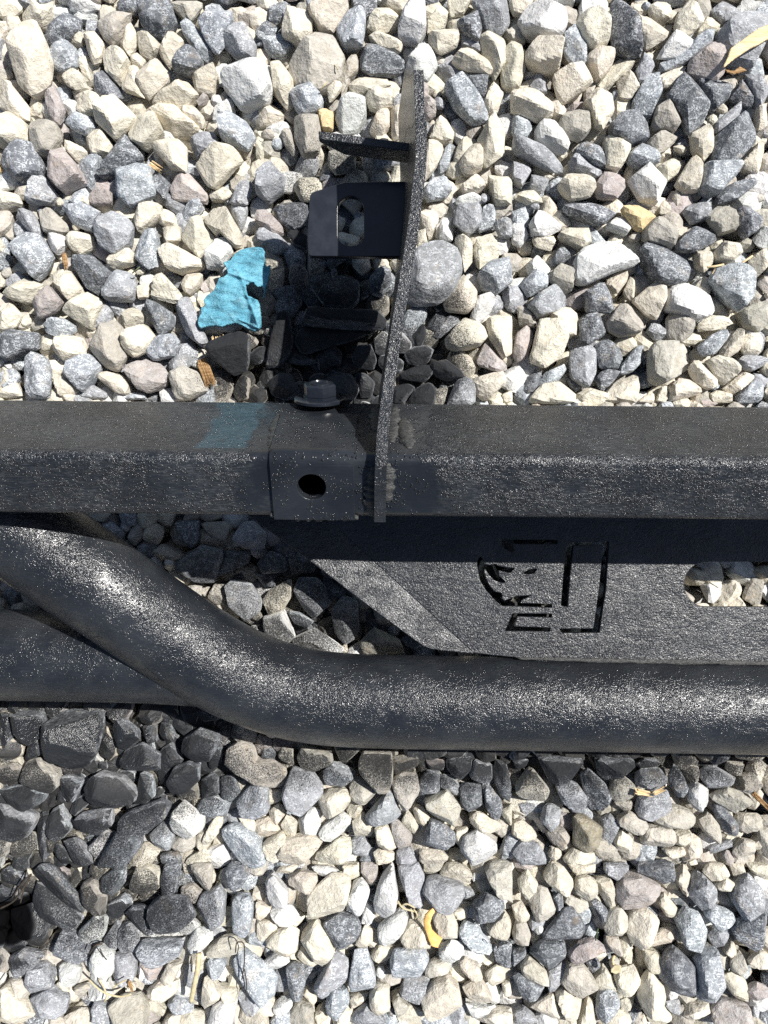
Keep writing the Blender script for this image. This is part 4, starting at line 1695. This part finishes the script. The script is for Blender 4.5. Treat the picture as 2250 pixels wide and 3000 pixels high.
bevel(plate, 0.0005, 2, 50)
auto_smooth(plate, 40)


def px_loop(pts, z, org):
    return [((P(a, b, z) - org).x, (P(a, b, z) - org).y) for a, b in pts]


# slotted tab welded to the plate's left side
ZT = 0.076
org = P(1040, 650, ZT)
out_ = [(1200, 752), (916, 750), (907, 748), (903, 741), (901, 700), (906, 600), (908, 575), (911, 568), (918, 562), (1000, 536), (1012, 533), (1200, 531)]
slot = []
for k in range(13):
    a = math.pi * k / 12
    slot.append((1028 + 38 * math.cos(a), 612 - 38 * math.sin(a)))
for k in range(13):
    a = math.pi + math.pi * k / 12
    slot.append((1028 + 38 * math.cos(a), 690 - 30 * math.sin(a)))
tab = sheet("slotted_tab", px_loop(out_, ZT, org), [px_loop(slot, ZT, org)], 0.0055, M_SMOOTH, root, org, (1, 0, 0), (0, 1, 0), 0.0005)
# upper tab: a short upright cross plate standing on its edge
za, zb = 0.102, 0.086
a0, a1 = P(933, 383, za), P(1222, 421, za)
b0, b1 = P(934, 407, za), P(1222, 446, za)
uv = []
for k in range(9):
    t_ = k / 8
    A, B = a0.lerp(a1, t_), b0.lerp(b1, t_)
    zz = za - 0.004 if t_ < 0.01 else zb if t_ > 0.24 else za - 0.004 - (za - 0.004 - zb) * (t_ / 0.25)
    uv += [A, B, Vector((B.x, B.y, zz)), Vector((A.x, A.y, zz))]
uf = []
for k in range(8):
    for j in range(4):
        uf.append((4 * k + j, 4 * k + (j + 1) % 4, 4 * k + 4 + (j + 1) % 4, 4 * k + 4 + j))
uf += [(0, 1, 2, 3), (32, 33, 34, 35)]
utab = mesh_obj("cross_tab", uv, uf, M_PLATE, root)
fix_normals(utab)
bevel(utab, 0.0005, 2, 50)
auto_smooth(utab, 40)

# bolt through the rail's upper side
bx = -0.0385
bc = ridge(bx) + TD * 0.071
AX = Vector((0, 0.92, 0.39)).normalized()
bolt = empty("bolt", bc)
tag(bolt)
put(bolt, root)
bpy.context.view_layer.update()


def lathe(name, prof, mat, parent, center, ax, ex, seg=40, hexa=False):
    ey = ax.cross(ex).normalized()
    vs_, fs = [], []
    for (r, h) in prof:
        for k in range(seg):
            a = 2 * math.pi * k / seg
            rr = r
            if hexa:
                m6 = ((a + 0.26) % (math.pi / 3)) - math.pi / 6
                rr = r * min(1.0 / math.cos(m6), 1.145)
            vs_.append(center + ax * h + ex * math.cos(a) * rr + ey * math.sin(a) * rr)
    for i in range(len(prof) - 1):
        for k in range(seg):
            a, b = i * seg + k, i * seg + (k + 1) % seg
            fs.append((a, b, b + seg, a + seg))
    fs.append(tuple(range(seg))[::-1])
    fs.append(tuple((len(prof) - 1) * seg + k for k in range(seg)))
    o = mesh_obj(name, vs_, fs, mat)
    fix_normals(o)
    auto_smooth(o, 35)
    o.parent = parent
    o.matrix_parent_inverse = parent.matrix_world.inverted()
    return o


lathe("washer", [(0.0150, 0.0024), (0.0156, 0.0028), (0.0156, 0.0043), (0.0150, 0.0047), (0.0098, 0.0047)], M_SMOOTH, bolt, bc, AX, Vector((1, 0, 0)))
lathe("bolt_head", [(0.0092, 0.0047), (0.0092, 0.0056), (0.0084, 0.0058), (0.0088, 0.0062), (0.0088, 0.0122), (0.0082, 0.0129), (0.0070, 0.0131)], M_SMOOTH, bolt, bc, AX, Vector((1, 0, 0)), 72, True)
lathe("bolt_recess", [(0.0064, 0.0129), (0.0064, 0.0137), (0.0054, 0.0138), (0.0050, 0.0130)], M_SMOOTH, bolt, bc, AX, Vector((1, 0, 0)), 30)

# weld beads round the plate
def weld(pts, r, flat=0.42, seg=10, up=FN):
    path = smooth_path(pts, 12)
    r *= 1.25
    rr = random.Random(int(pts[0][0] * 1e5))
    radii = [r * (0.80 + 0.16 * math.sin(i * 1.3 + rr.uniform(-0.8, 0.8)) + rr.uniform(-0.16, 0.16)) * min(1, 0.35 + 2.5 * min(i, len(path) - 1 - i) / len(path)) for i in range(len(path))]
    return sweep("weld_bead", path, radii, M_WELD, root, seg, True, flat, up, 0.10)


def on_front(px, f, lift=0.0):
    r = ridge(0)
    z = 0.157 - ST * f
    x = (px - 1125) / S * (H - z) / H
    return ridge(x) + FD * f + FN * lift


def on_top(px, t__, lift=0.0):
    z = 0.157 - CT * t__
    x = (px - 1125) / S * (H - z) / H
    return ridge(x) + TD * t__ + TN * lift


weld([on_front(1095, 0.006), on_front(1094, 0.015), on_front(1088, 0.026), on_front(1092, 0.036)], 0.0042)
weld([on_front(1134, 0.004), on_front(1137, 0.014), on_front(1134, 0.028)], 0.0036)
weld([on_top(1112, 0.030), on_top(1104, 0.045), on_top(1102, 0.068)], 0.0040, up=TN)
weld([on_top(1148, 0.018), on_top(1152, 0.040), on_top(1158, 0.070)], 0.0036, up=TN)
weld([on_front(790, 0.0360), on_front(880, 0.0372), on_front(960, 0.0368), on_front(1050, 0.0374)], 0.0026)
weld([on_top(797, 0.004), on_top(806, 0.025), on_top(815, 0.055)], 0.0034, up=TN)
weld([on_top(1200, 0.010), on_top(1190, 0.028), on_top(1182, 0.052)], 0.0042, 0.35, up=TN)
weld([on_front(812, 0.003), on_front(806, 0.012), on_front(803, 0.034)], 0.0014)

# bent tube
RT = 0.0310
cp = [(-460, 1190, .098), (-300, 1302, .094), (-150, 1406, .090), (0, 1510, .085), (150, 1614, .079), (300, 1718, .072), (440, 1815, .062), (565, 1898, .053), (680, 1963, .046),
      (790, 2008, .042), (900, 2036, .040), (1040, 2051, .039), (1250, 2056, .039), (1600, 2061, .039), (2000, 2068, .039), (2550, 2078, .039)]
path = smooth_path([P(*c) for c in cp], 8)
sweep("bent_tube", path, RT, M_TUBE, root, 72)
# straight stub running in from the left, coped onto the bent tube
path = smooth_path([P(-460, 1912, .040), P(-100, 1916, .040), P(250, 1921, .040), P(450, 1926, .040), P(600, 1936, .040)], 8)
stub = sweep("straight_tube", path, 0.0305, M_TUBE, root, 72)
# weld seam where they meet
seam = []
for px_, py_, z_ in ((326, 1868, .082), (420, 1935, .083), (500, 2000, .075), (565, 2048, .058), (600, 2070, .040)):
    seam.append(P(px_, py_, z_))

sweep('weld_bead', smooth_path(seam, 10), 0.0022, M_TUBE, root, 10, True, 0.6, Vector((0, 0, 1)), 0.35)
# infill panel with the cut-out emblem and slot
ZP = 0.046
org = P(1500, 1700, ZP)
outl = [(872, 1440), (1090, 1640), (1389, 1914), (1509, 1926), (1600, 1940), (2550, 1960), (2550, 1440)]


def em(pts):
    return [(1350 + x * 0.3014, 1550 + y * 0.3014) for x, y in pts]


def rnd(loop, r=3.0, n=3):
    """round the corners of a pixel polygon"""
    out = []
    m = len(loop)
    for i in range(m):
        p0, p1, p2 = (np.array(loop[j % m], float) for j in (i - 1, i, i + 1))
        d0, d2 = p0 - p1, p2 - p1
        l0, l2 = np.linalg.norm(d0), np.linalg.norm(d2)
        rr = min(r, l0 * 0.4, l2 * 0.4)
        a, b = p1 + d0 / l0 * rr, p1 + d2 / l2 * rr
        for k in range(n + 1):
            t_ = k / n
            out.append(tuple((1 - t_) ** 2 * a + 2 * t_ * (1 - t_) * p1 + t_ ** 2 * b))
    return out


bracket_cut = em([(1022, 195), (1055, 128), (1440, 120), (1408, 580), (1345, 1008), (985, 1010), (958, 972), (1292, 968), (1348, 560), (1385, 152), (1095, 158), (1065, 400), (1036, 760), (975, 744), (1003, 400)])
bar_low = em([(505, 822), (886, 826), (880, 860), (546, 850), (512, 948), (868, 962), (866, 996), (430, 992)])
horn = em([(162, 375), (158, 330), (172, 285), (200, 262), (214, 300), (230, 345), (285, 352), (330, 340), (365, 360), (420, 372), (470, 378), (522, 380), (480, 428), (430, 416), (362, 400), (370, 455), (435, 516),
           (392, 522), (330, 500), (272, 442), (236, 386), (222, 400), (236, 455), (272, 545), (330, 610), (392, 622), (406, 650), (392, 672), (424, 700), (540, 655), (688, 645), (592, 690), (572, 722), (886, 732), (884, 764), (562, 752), (405, 748), (332, 692), (250, 600), (188, 500)])
upper_slot = em([(365, 92), (480, 104), (940, 106), (940, 143), (486, 146), (520, 205), (500, 232), (430, 190), (392, 140)])
small_tooth = em([(608, 432), (660, 396), (742, 386), (716, 424), (668, 440)])
slot2 = []
for k in range(17):
    a = math.pi / 2 + math.pi * k / 16
    slot2.append((2072 + 67 * math.cos(a), 1712 - 66 * math.sin(a)))
slot2 = [(2470, 1646)] + slot2 + [(2470, 1779)]
holes = [px_loop(rnd(h), ZP, org) for h in (bracket_cut, bar_low, horn, upper_slot, small_tooth)] + [px_loop(slot2, ZP, org)]
panel = sheet("infill_panel", px_loop(outl, ZP, org), holes, 0.0045, M_PANEL, root, org, (1, 0, 0), (0, 1, 0), 0.0005)
# bent-up left margin of the panel
pa, pb = P(872, 1440, ZP), P(1389, 1914, ZP)
ux = (pb - pa).normalized()
uy = Vector((-ux.y, ux.x, 0))
if uy.x > 0:
    uy = -uy
th = math.radians(10)
fpx = [(872, 1440), (632, 1440), (776, 1545), (934, 1662), (1055, 1756), (1180, 1849), (1238, 1891), (1262, 1901), (1300, 1906), (1389, 1914)]
loop = []
for a, c_ in fpx:
    w = P(a, c_, ZP)
    for _ in range(3):
        d = max(0.0, (w - pa).dot(uy))
        w = P(a, c_, ZP + d * math.tan(th))
        w.z = ZP
    d = (w - pa).dot(uy)
    loop.append(((w - pa).dot(ux), d / math.cos(th)))
nrm = ux.cross(uy)
ey3 = uy * math.cos(th) + Vector((0, 0, 1)) * math.sin(th)
ex3 = ux
if ex3.cross(ey3).z < 0:
    ex3 = -ux
    loop = [(-a, c_) for a, c_ in loop]
sheet("panel_margin", loop, [], 0.0045, M_PANEL, root, pa, ex3, ey3, 0.0003)
weld([P(1515, 1929, .047), P(1800, 1936, .047), P(2100, 1941, .047), P(2500, 1948, .047)], 0.0016, 0.7, up=Vector((0, 0, 1)))

# ------------------------------------------------------------------ small litter on the stones
def slab(name, loop_px, z, thick, mat, label, cat, hole=None, crumple=0.0012, res=2.2, seed=3, fold=None):
    """thin crumpled piece with real thickness, from a pixel outline"""
    q = np.array(loop_px, float)
    x0, y0 = q.min(0)
    x1, y1 = q.max(0)
    nx, ny = int((x1 - x0) / res) + 2, int((y1 - y0) / res) + 2
    rr = np.random.default_rng(seed)
    ks = [(rr.normal(size=2) * rr.uniform(0.01, 0.12), rr.uniform(0, 6.28), rr.uniform(0.3, 1)) for _ in range(14)]

    def inside(poly, px, py):
        c = False
        n = len(poly)
        for i in range(n):
            xa, ya = poly[i]
            xb, yb = poly[i - 1]
            if (ya > py) != (yb > py) and px < (xb - xa) * (py - ya) / (yb - ya) + xa:
                c = not c
        return c
    import bmesh
    bm = bmesh.new()
    grid = {}
    for j in range(ny):
        for i in range(nx):
            px, py = x0 + i * res, y0 + j * res
            if inside(q, px, py) and not (hole and inside(hole, px, py)):
                grid[(i, j)] = None
    def hz(px, py):
        s = sum(math.sin(px * k[0] + py * k[1] + ph) * am / (1 + 8 * math.hypot(*k)) for k, ph, am in ks)
        h = z + crumple * s * 0.7
        if fold:
            h += fold(px, py)
        return h
    top, bot = {}, {}
    def vget(d, i, j, off):
        if (i, j) not in d:
            px, py = x0 + (i + rr.uniform(-.2, .2)) * res, y0 + (j + rr.uniform(-.2, .2)) * res
            v = P(px, py, hz(px, py))
            v.z += off
            d[(i, j)] = bm.verts.new(v)
        return d[(i, j)]
    cells = set()
    for (i, j) in grid:
        if all(k in grid for k in ((i + 1, j), (i, j + 1), (i + 1, j + 1))):
            cells.add((i, j))
    for (i, j) in cells:
        bm.faces.new([vget(top, i, j, 0), vget(top, i, j + 1, 0), vget(top, i + 1, j + 1, 0), vget(top, i + 1, j, 0)])
    ext = bmesh.ops.extrude_face_region(bm, geom=list(bm.faces))
    for v in ext['geom']:
        if isinstance(v, bmesh.types.BMVert):
            v.co.z -= thick
    bmesh.ops.recalc_face_normals(bm, faces=bm.faces)
    for _ in range(2):
        bmesh.ops.smooth_vert(bm, verts=[v for v in bm.verts], factor=0.35, use_axis_x=True, use_axis_y=True, use_axis_z=True)
    me = bpy.data.meshes.new(name)
    bm.to_mesh(me)
    bm.free()
    me.polygons.foreach_set('use_smooth', [True] * len(me.polygons))
    me.materials.append(mat)
    o = bpy.data.objects.new(name, me)
    C.objects.link(o)
    tag(o, label, cat)
    return o


def fl(pts):
    return [(540 + x * 0.1929, 680 + y * 0.1929) for x, y in pts]


flake = fl([(1120, 215), (1190, 235), (1225, 290), (1215, 350), (1230, 440), (1235, 520), (1310, 480), (1300, 600), (1270, 760), (1235, 860), (1215, 1000), (1190, 990), (1205, 880), (1175, 820), (1110, 830), (1060, 795), (1050, 755), (1000, 770), (960, 800),
            (935, 800), (945, 900), (970, 960), (1010, 970), (1050, 1000), (1110, 1020), (1145, 1090), (1165, 1250), (1170, 1440), (1120, 1500), (1050, 1505), (960, 1470), (860, 1410), (770, 1385), (640, 1410), (570, 1440), (480, 1420), (380, 1425), (300, 1440), (250, 1465), (215, 1440), (195, 1380), (205, 1300), (250, 1220), (240, 1150),
            (310, 1110), (285, 1030), (330, 960), (440, 880), (480, 790), (520, 690), (600, 665), (650, 620), (640, 550), (580, 460), (620, 440), (690, 420), (760, 320), (850, 260), (980, 225)])


def flake_fold(px, py):
    h = 0.0
    d = (px - 745) * 0.55 + (py - 880) * 0.83         # rolled lower right corner
    if px > 700 and py > 860:
        h += 0.0035 * math.exp(-((px - 748) / 14) ** 2)
    h += 0.0010 * math.sin((px - py) * 0.028)
    for (xa, ya, xb, yb, w, am) in ((650, 790, 742, 826, 5, 0.0016), (700, 800, 728, 870, 6, 0.0011), (722, 865, 760, 960, 6, 0.0020), (700, 935, 757, 962, 4, 0.0014), (590, 905, 700, 930, 9, -0.0010), (640, 800, 610, 860, 8, 0.0008)):
        L2 = (xb - xa) ** 2 + (yb - ya) ** 2
        t_ = max(0, min(1, ((px - xa) * (xb - xa) + (py - ya) * (yb - ya)) / L2))
        dd = math.hypot(px - xa - t_ * (xb - xa), py - ya - t_ * (yb - ya))
        h += am * math.exp(-(dd / w) ** 2)
    h -= 0.000035 * max(0, py - 930)
    h -= 0.00006 * max(0, 640 - px)
    return h


slab("paint_flake", flake, 0.0135, 0.0034, M_BLUE, "crumpled bright blue dried paint flake lying on the stones left of the bracket", "paint flake", crumple=0.0012, res=1.3, fold=flake_fold)
ring = [(1268, 2661), (1279, 2668), (1268, 2685), (1262, 2706), (1266, 2722), (1280, 2738), (1297, 2750), (1290, 2766), (1284, 2780), (1272, 2777), (1262, 2774), (1252, 2750), (1243, 2722), (1239, 2700), (1244, 2682), (1256, 2668)]
slab("orange_peel", ring, 0.0085, 0.002, M_ORANGE, "curved strip of orange peel tucked round a taupe stone", "peel", crumple=0.0005, res=2.0,
     fold=lambda px, py: 0.0022 * math.cos((px - 1262) * 0.07))
chip = [(2119, 192), (2131, 168), (2140, 140), (2165, 122), (2195, 100), (2220, 82), (2245, 72), (2262, 66), (2262, 112), (2245, 118), (2222, 132), (2200, 142), (2185, 152), (2160, 168), (2140, 184), (2122, 198)]
slab("wood_chip", chip, 0.0155, 0.0018, M_WOOD, "long pale wood chip lying on a dark stone at the right edge", "wood chip", crumple=0.0005, res=2.0)
chip2 = [(2120, 200), (2150, 206), (2168, 192), (2180, 198), (2192, 206), (2170, 214), (2150, 217), (2130, 212)]
slab("bark_flake", chip2, 0.0085, 0.0012, M_BARK, "small brown bark flake beneath the long pale wood chip", "bark", crumple=0.0008, res=2.0, seed=5)


def splinters(name, c0, c1, width, z, n, mat, label, cat, seed=1):
    """frayed bundle of wood fibres: one mesh"""
    rr = random.Random(seed)
    a, b = P(*c0, z), P(*c1, z)
    d = (b - a)
    s = Vector((-d.y, d.x, 0)).normalized() * width / S
    vs_, fs = [], []
    for k in range(n):
        t0, t1 = rr.uniform(0, 0.2), rr.uniform(0.75, 1.05)
        o1 = s * rr.uniform(-0.5, 0.5)
        o2 = o1 + s * rr.uniform(-0.12, 0.12)
        w = rr.uniform(0.0004, 0.0009)
        p0 = a + d * t0 + o1 + Vector((0, 0, rr.uniform(-0.001, 0.001)))
        p1 = a + d * t1 + o2 + Vector((0, 0, rr.uniform(-0.001, 0.002)))
        sd = s.normalized() * w
        up = Vector((0, 0, w * 1.3))
        i = len(vs_)
        vs_ += [p0 - sd, p0 + sd, p0 + up, p1 - sd * .3, p1 + sd * .3, p1 + up * .4]
        fs += [(i, i + 1, i + 4, i + 3), (i + 1, i + 2, i + 5, i + 4), (i + 2, i, i + 3, i + 5), (i, i + 2, i + 1), (i + 3, i + 4, i + 5)]
    o = mesh_obj(name, vs_, fs, mat, smooth=False)
    tag(o, label, cat)
    return o


splinters("wood_splinter", (640, 1012), (636, 984), 34, 0.006, 26, M_WOOD, "frayed pale wood splinter under the lower edge of the blue flake", "wood splinter", 2)
splinters("rotten_wood", (590, 1052), (618, 1130), 30, 0.003, 60, M_BARK, "rotten brown wood scrap wedged between grey stones left of the bolt", "wood scrap", 3)
splinters("wood_splinter", (1858, 2318), (1908, 2326), 14, 0.010, 22, M_WOOD, "short tan splinter below the round tube, left one of a pair", "wood splinter", 4)
splinters("wood_splinter", (1912, 2326), (1948, 2308), 9, 0.012, 12, M_WOOD, "thin tan splinter below the round tube, right one of a pair", "wood splinter", 5)
splinters("wood_splinter", (2205, 2322), (2250, 2368), 10, 0.008, 18, M_BARK, "tan splinter leaning on a black stone at the right edge below the tube", "wood splinter", 6)
splinters("wood_splinter", (186, 742), (196, 790), 14, 0.002, 20, M_BARK, "orange brown wood sliver deep between grey stones at the left", "wood splinter", 7)
splinters("wood_splinter", (440, 478), (474, 500), 16, 0.001, 22, M_WOOD, "tan wood sliver beneath a dark grey stone in the upper left gravel", "wood splinter", 8)
splinters("wood_splinter", (377, 2872), (392, 2905), 12, 0.006, 14, M_BARK, "reddish brown sliver near the dry root at the bottom left", "wood splinter", 9)
splinters("wood_splinter", (0, 492), (14, 506), 16, 0.002, 14, M_WOOD, "tan wood end poking in at the left edge of the picture", "wood splinter", 10)

sweep("twig", smooth_path([P(583, 2792, .013), P(578, 2845, .015), P(568, 2890, .014), P(560, 2935, .012)], 6), [0.0018] * 18 + [0.0012], M_STRAW, None, 8, wob=0.3)
tag(bpy.data.objects["twig"], "dry grey twig standing upright between stones near the bottom edge", "twig")


def strand(pts, r, mat, label, cat, name):
    o = sweep(name, smooth_path([P(*p) for p in pts], 6), r, mat, None, 6)
    tag(o, label, cat)
    return o


strand([(2072, 782, .012), (2095, 780, .014), (2120, 775, .013)], 0.0008, M_WOOD, "pale straw piece beside the white flecked stone near the right edge", "straw", "straw")
strand([(2170, 773, .012), (2186, 762, .013), (2204, 750, .012)], 0.0008, M_WOOD, "short yellow straw piece right of the white flecked stone", "straw", "straw")
strand([(2086, 802, .008), (2093, 790, .010), (2097, 782, .012)], 0.0006, M_WOOD, "tiny straw stub under the longer pale straw near the right edge", "straw", "straw")
strand([(965, 175, .006), (985, 195, .011), (990, 205, .010)], 0.0004, M_STRAW, "fine dry fibre on a large taupe stone left of the bracket plate top", "fibre", "dry_fibre")
strand([(940, 262, .010), (950, 250, .012), (958, 240, .011)], 0.0005, M_STRAW, "short dry fibre near a small taupe stone left of the plate top", "fibre", "dry_fibre")
strand([(1440, 2765, .012), (1438, 2760, .013), (1450, 2762, .013), (1462, 2775, .014)], 0.0004, M_STEM, "small curled dark stem above the lower gravel middle", "stem", "dark_stem")
strand([(690, 2790, .014), (694, 2762, .015), (712, 2762, .015), (716, 2780, .014), (715, 2830, .014), (708, 2870, .013)], 0.00045, M_STEM, "thin black hooked stem lying down a flecked grey stone", "stem", "dark_stem")
strand([(716, 2840, .014), (722, 2880, .013), (720, 2930, .012)], 0.0004, M_STEM, "thin black straight stem below the hooked one near the bottom", "stem", "dark_stem")
strand([(0, 2662, .012), (40, 2640, .014), (70, 2600, .015), (92, 2560, .013)], 0.0006, M_STEM, "dark bent grass stem above the painted shadow patch at left", "stem", "dark_stem")
strand([(35, 2632, .012), (62, 2590, .014), (88, 2562, .014)], 0.0005, M_STEM, "second dark grass stem crossing beside the bent one at left", "stem", "dark_stem")
strand([(60, 2645, .012), (68, 2610, .014), (72, 2590, .014)], 0.0005, M_STEM, "short upright dark grass stem above the painted shadow patch", "stem", "dark_stem")
strand([(0, 2895, .012), (18, 2878, .013), (34, 2862, .012)], 0.0006, M_STEM, "dark stem tip at the left edge below the painted shadow patch", "stem", "dark_stem")
strand([(262, 2795, .012), (280, 2770, .014), (300, 2765, .012)], 0.0006, M_STEM, "dark stem arching over grey stones in the lower left", "stem", "dark_stem")
strand([(292, 2778, .014), (300, 2795, .014), (312, 2812, .013)], 0.0004, M_STEM, "fine dark hair-like stem on a pale grey stone lower left", "stem", "dark_stem")
strand([(260, 2870, .010), (300, 2905, .012), (350, 2920, .011), (385, 2912, .010)], 0.0007, M_STRAW, "dry pale root fibre across stones near the bottom left", "root", "dry_root")
strand([(290, 2870, .012), (312, 2910, .012), (306, 2935, .010)], 0.0006, M_STRAW, "branching pale root fibre hanging down near the bottom left", "root", "dry_root")
strand([(330, 2895, .012), (352, 2880, .013), (372, 2870, .012)], 0.0005, M_STRAW, "short pale root fibre beside the reddish brown sliver", "root", "dry_root")
strand([(1165, 2640, .010), (1180, 2660, .013), (1205, 2668, .012), (1220, 2672, .010)], 0.0007, M_STRAW, "pale dry grass tuft left of the orange peel curl", "dry grass", "dry_grass")
strand([(1170, 2660, .010), (1190, 2648, .013), (1215, 2660, .012)], 0.0006, M_STRAW, "thin pale grass blade beside the tuft left of the peel", "dry grass", "dry_grass")
strand([(1212, 2664, .012), (1222, 2680, .012), (1216, 2692, .010)], 0.0006, M_STRAW, "curled pale grass end touching the orange peel curl", "dry grass", "dry_grass")
strand([(1745, 2755, .010), (1749, 2735, .013), (1752, 2720, .012)], 0.0005, simple_material("green_blade", (0.05, 0.08, 0.03, 1), (0.08, 0.11, 0.05, 1)), "tiny green grass blade above the pinkish brown stone lower right", "grass blade", "grass_blade")
strand([(388, 800, .010), (400, 790, .013), (409, 782, .012)], 0.0005, simple_material("green_blade_2", (0.10, 0.12, 0.06, 1), (0.14, 0.15, 0.08, 1)), "tiny olive grass blade between stones left of the blue flake", "grass blade", "grass_blade")
strand([(1797, 2826, .012), (1795, 2812, .014), (1800, 2800, .013)], 0.0010, M_WOOD, "tan leaf stalk rising from the small dry leaf lower right", "stalk", "leaf_stalk")
leafp = [(1790, 2838), (1800, 2828), (1818, 2826), (1822, 2838), (1818, 2850), (1804, 2856), (1790, 2850)]
slab("dry_leaf", leafp, 0.0135, 0.0008, M_BARK if False else M_STRAW, "small tan dry leaf lying on a cream stone lower right", "leaf", crumple=0.0006, res=1.6, seed=8)
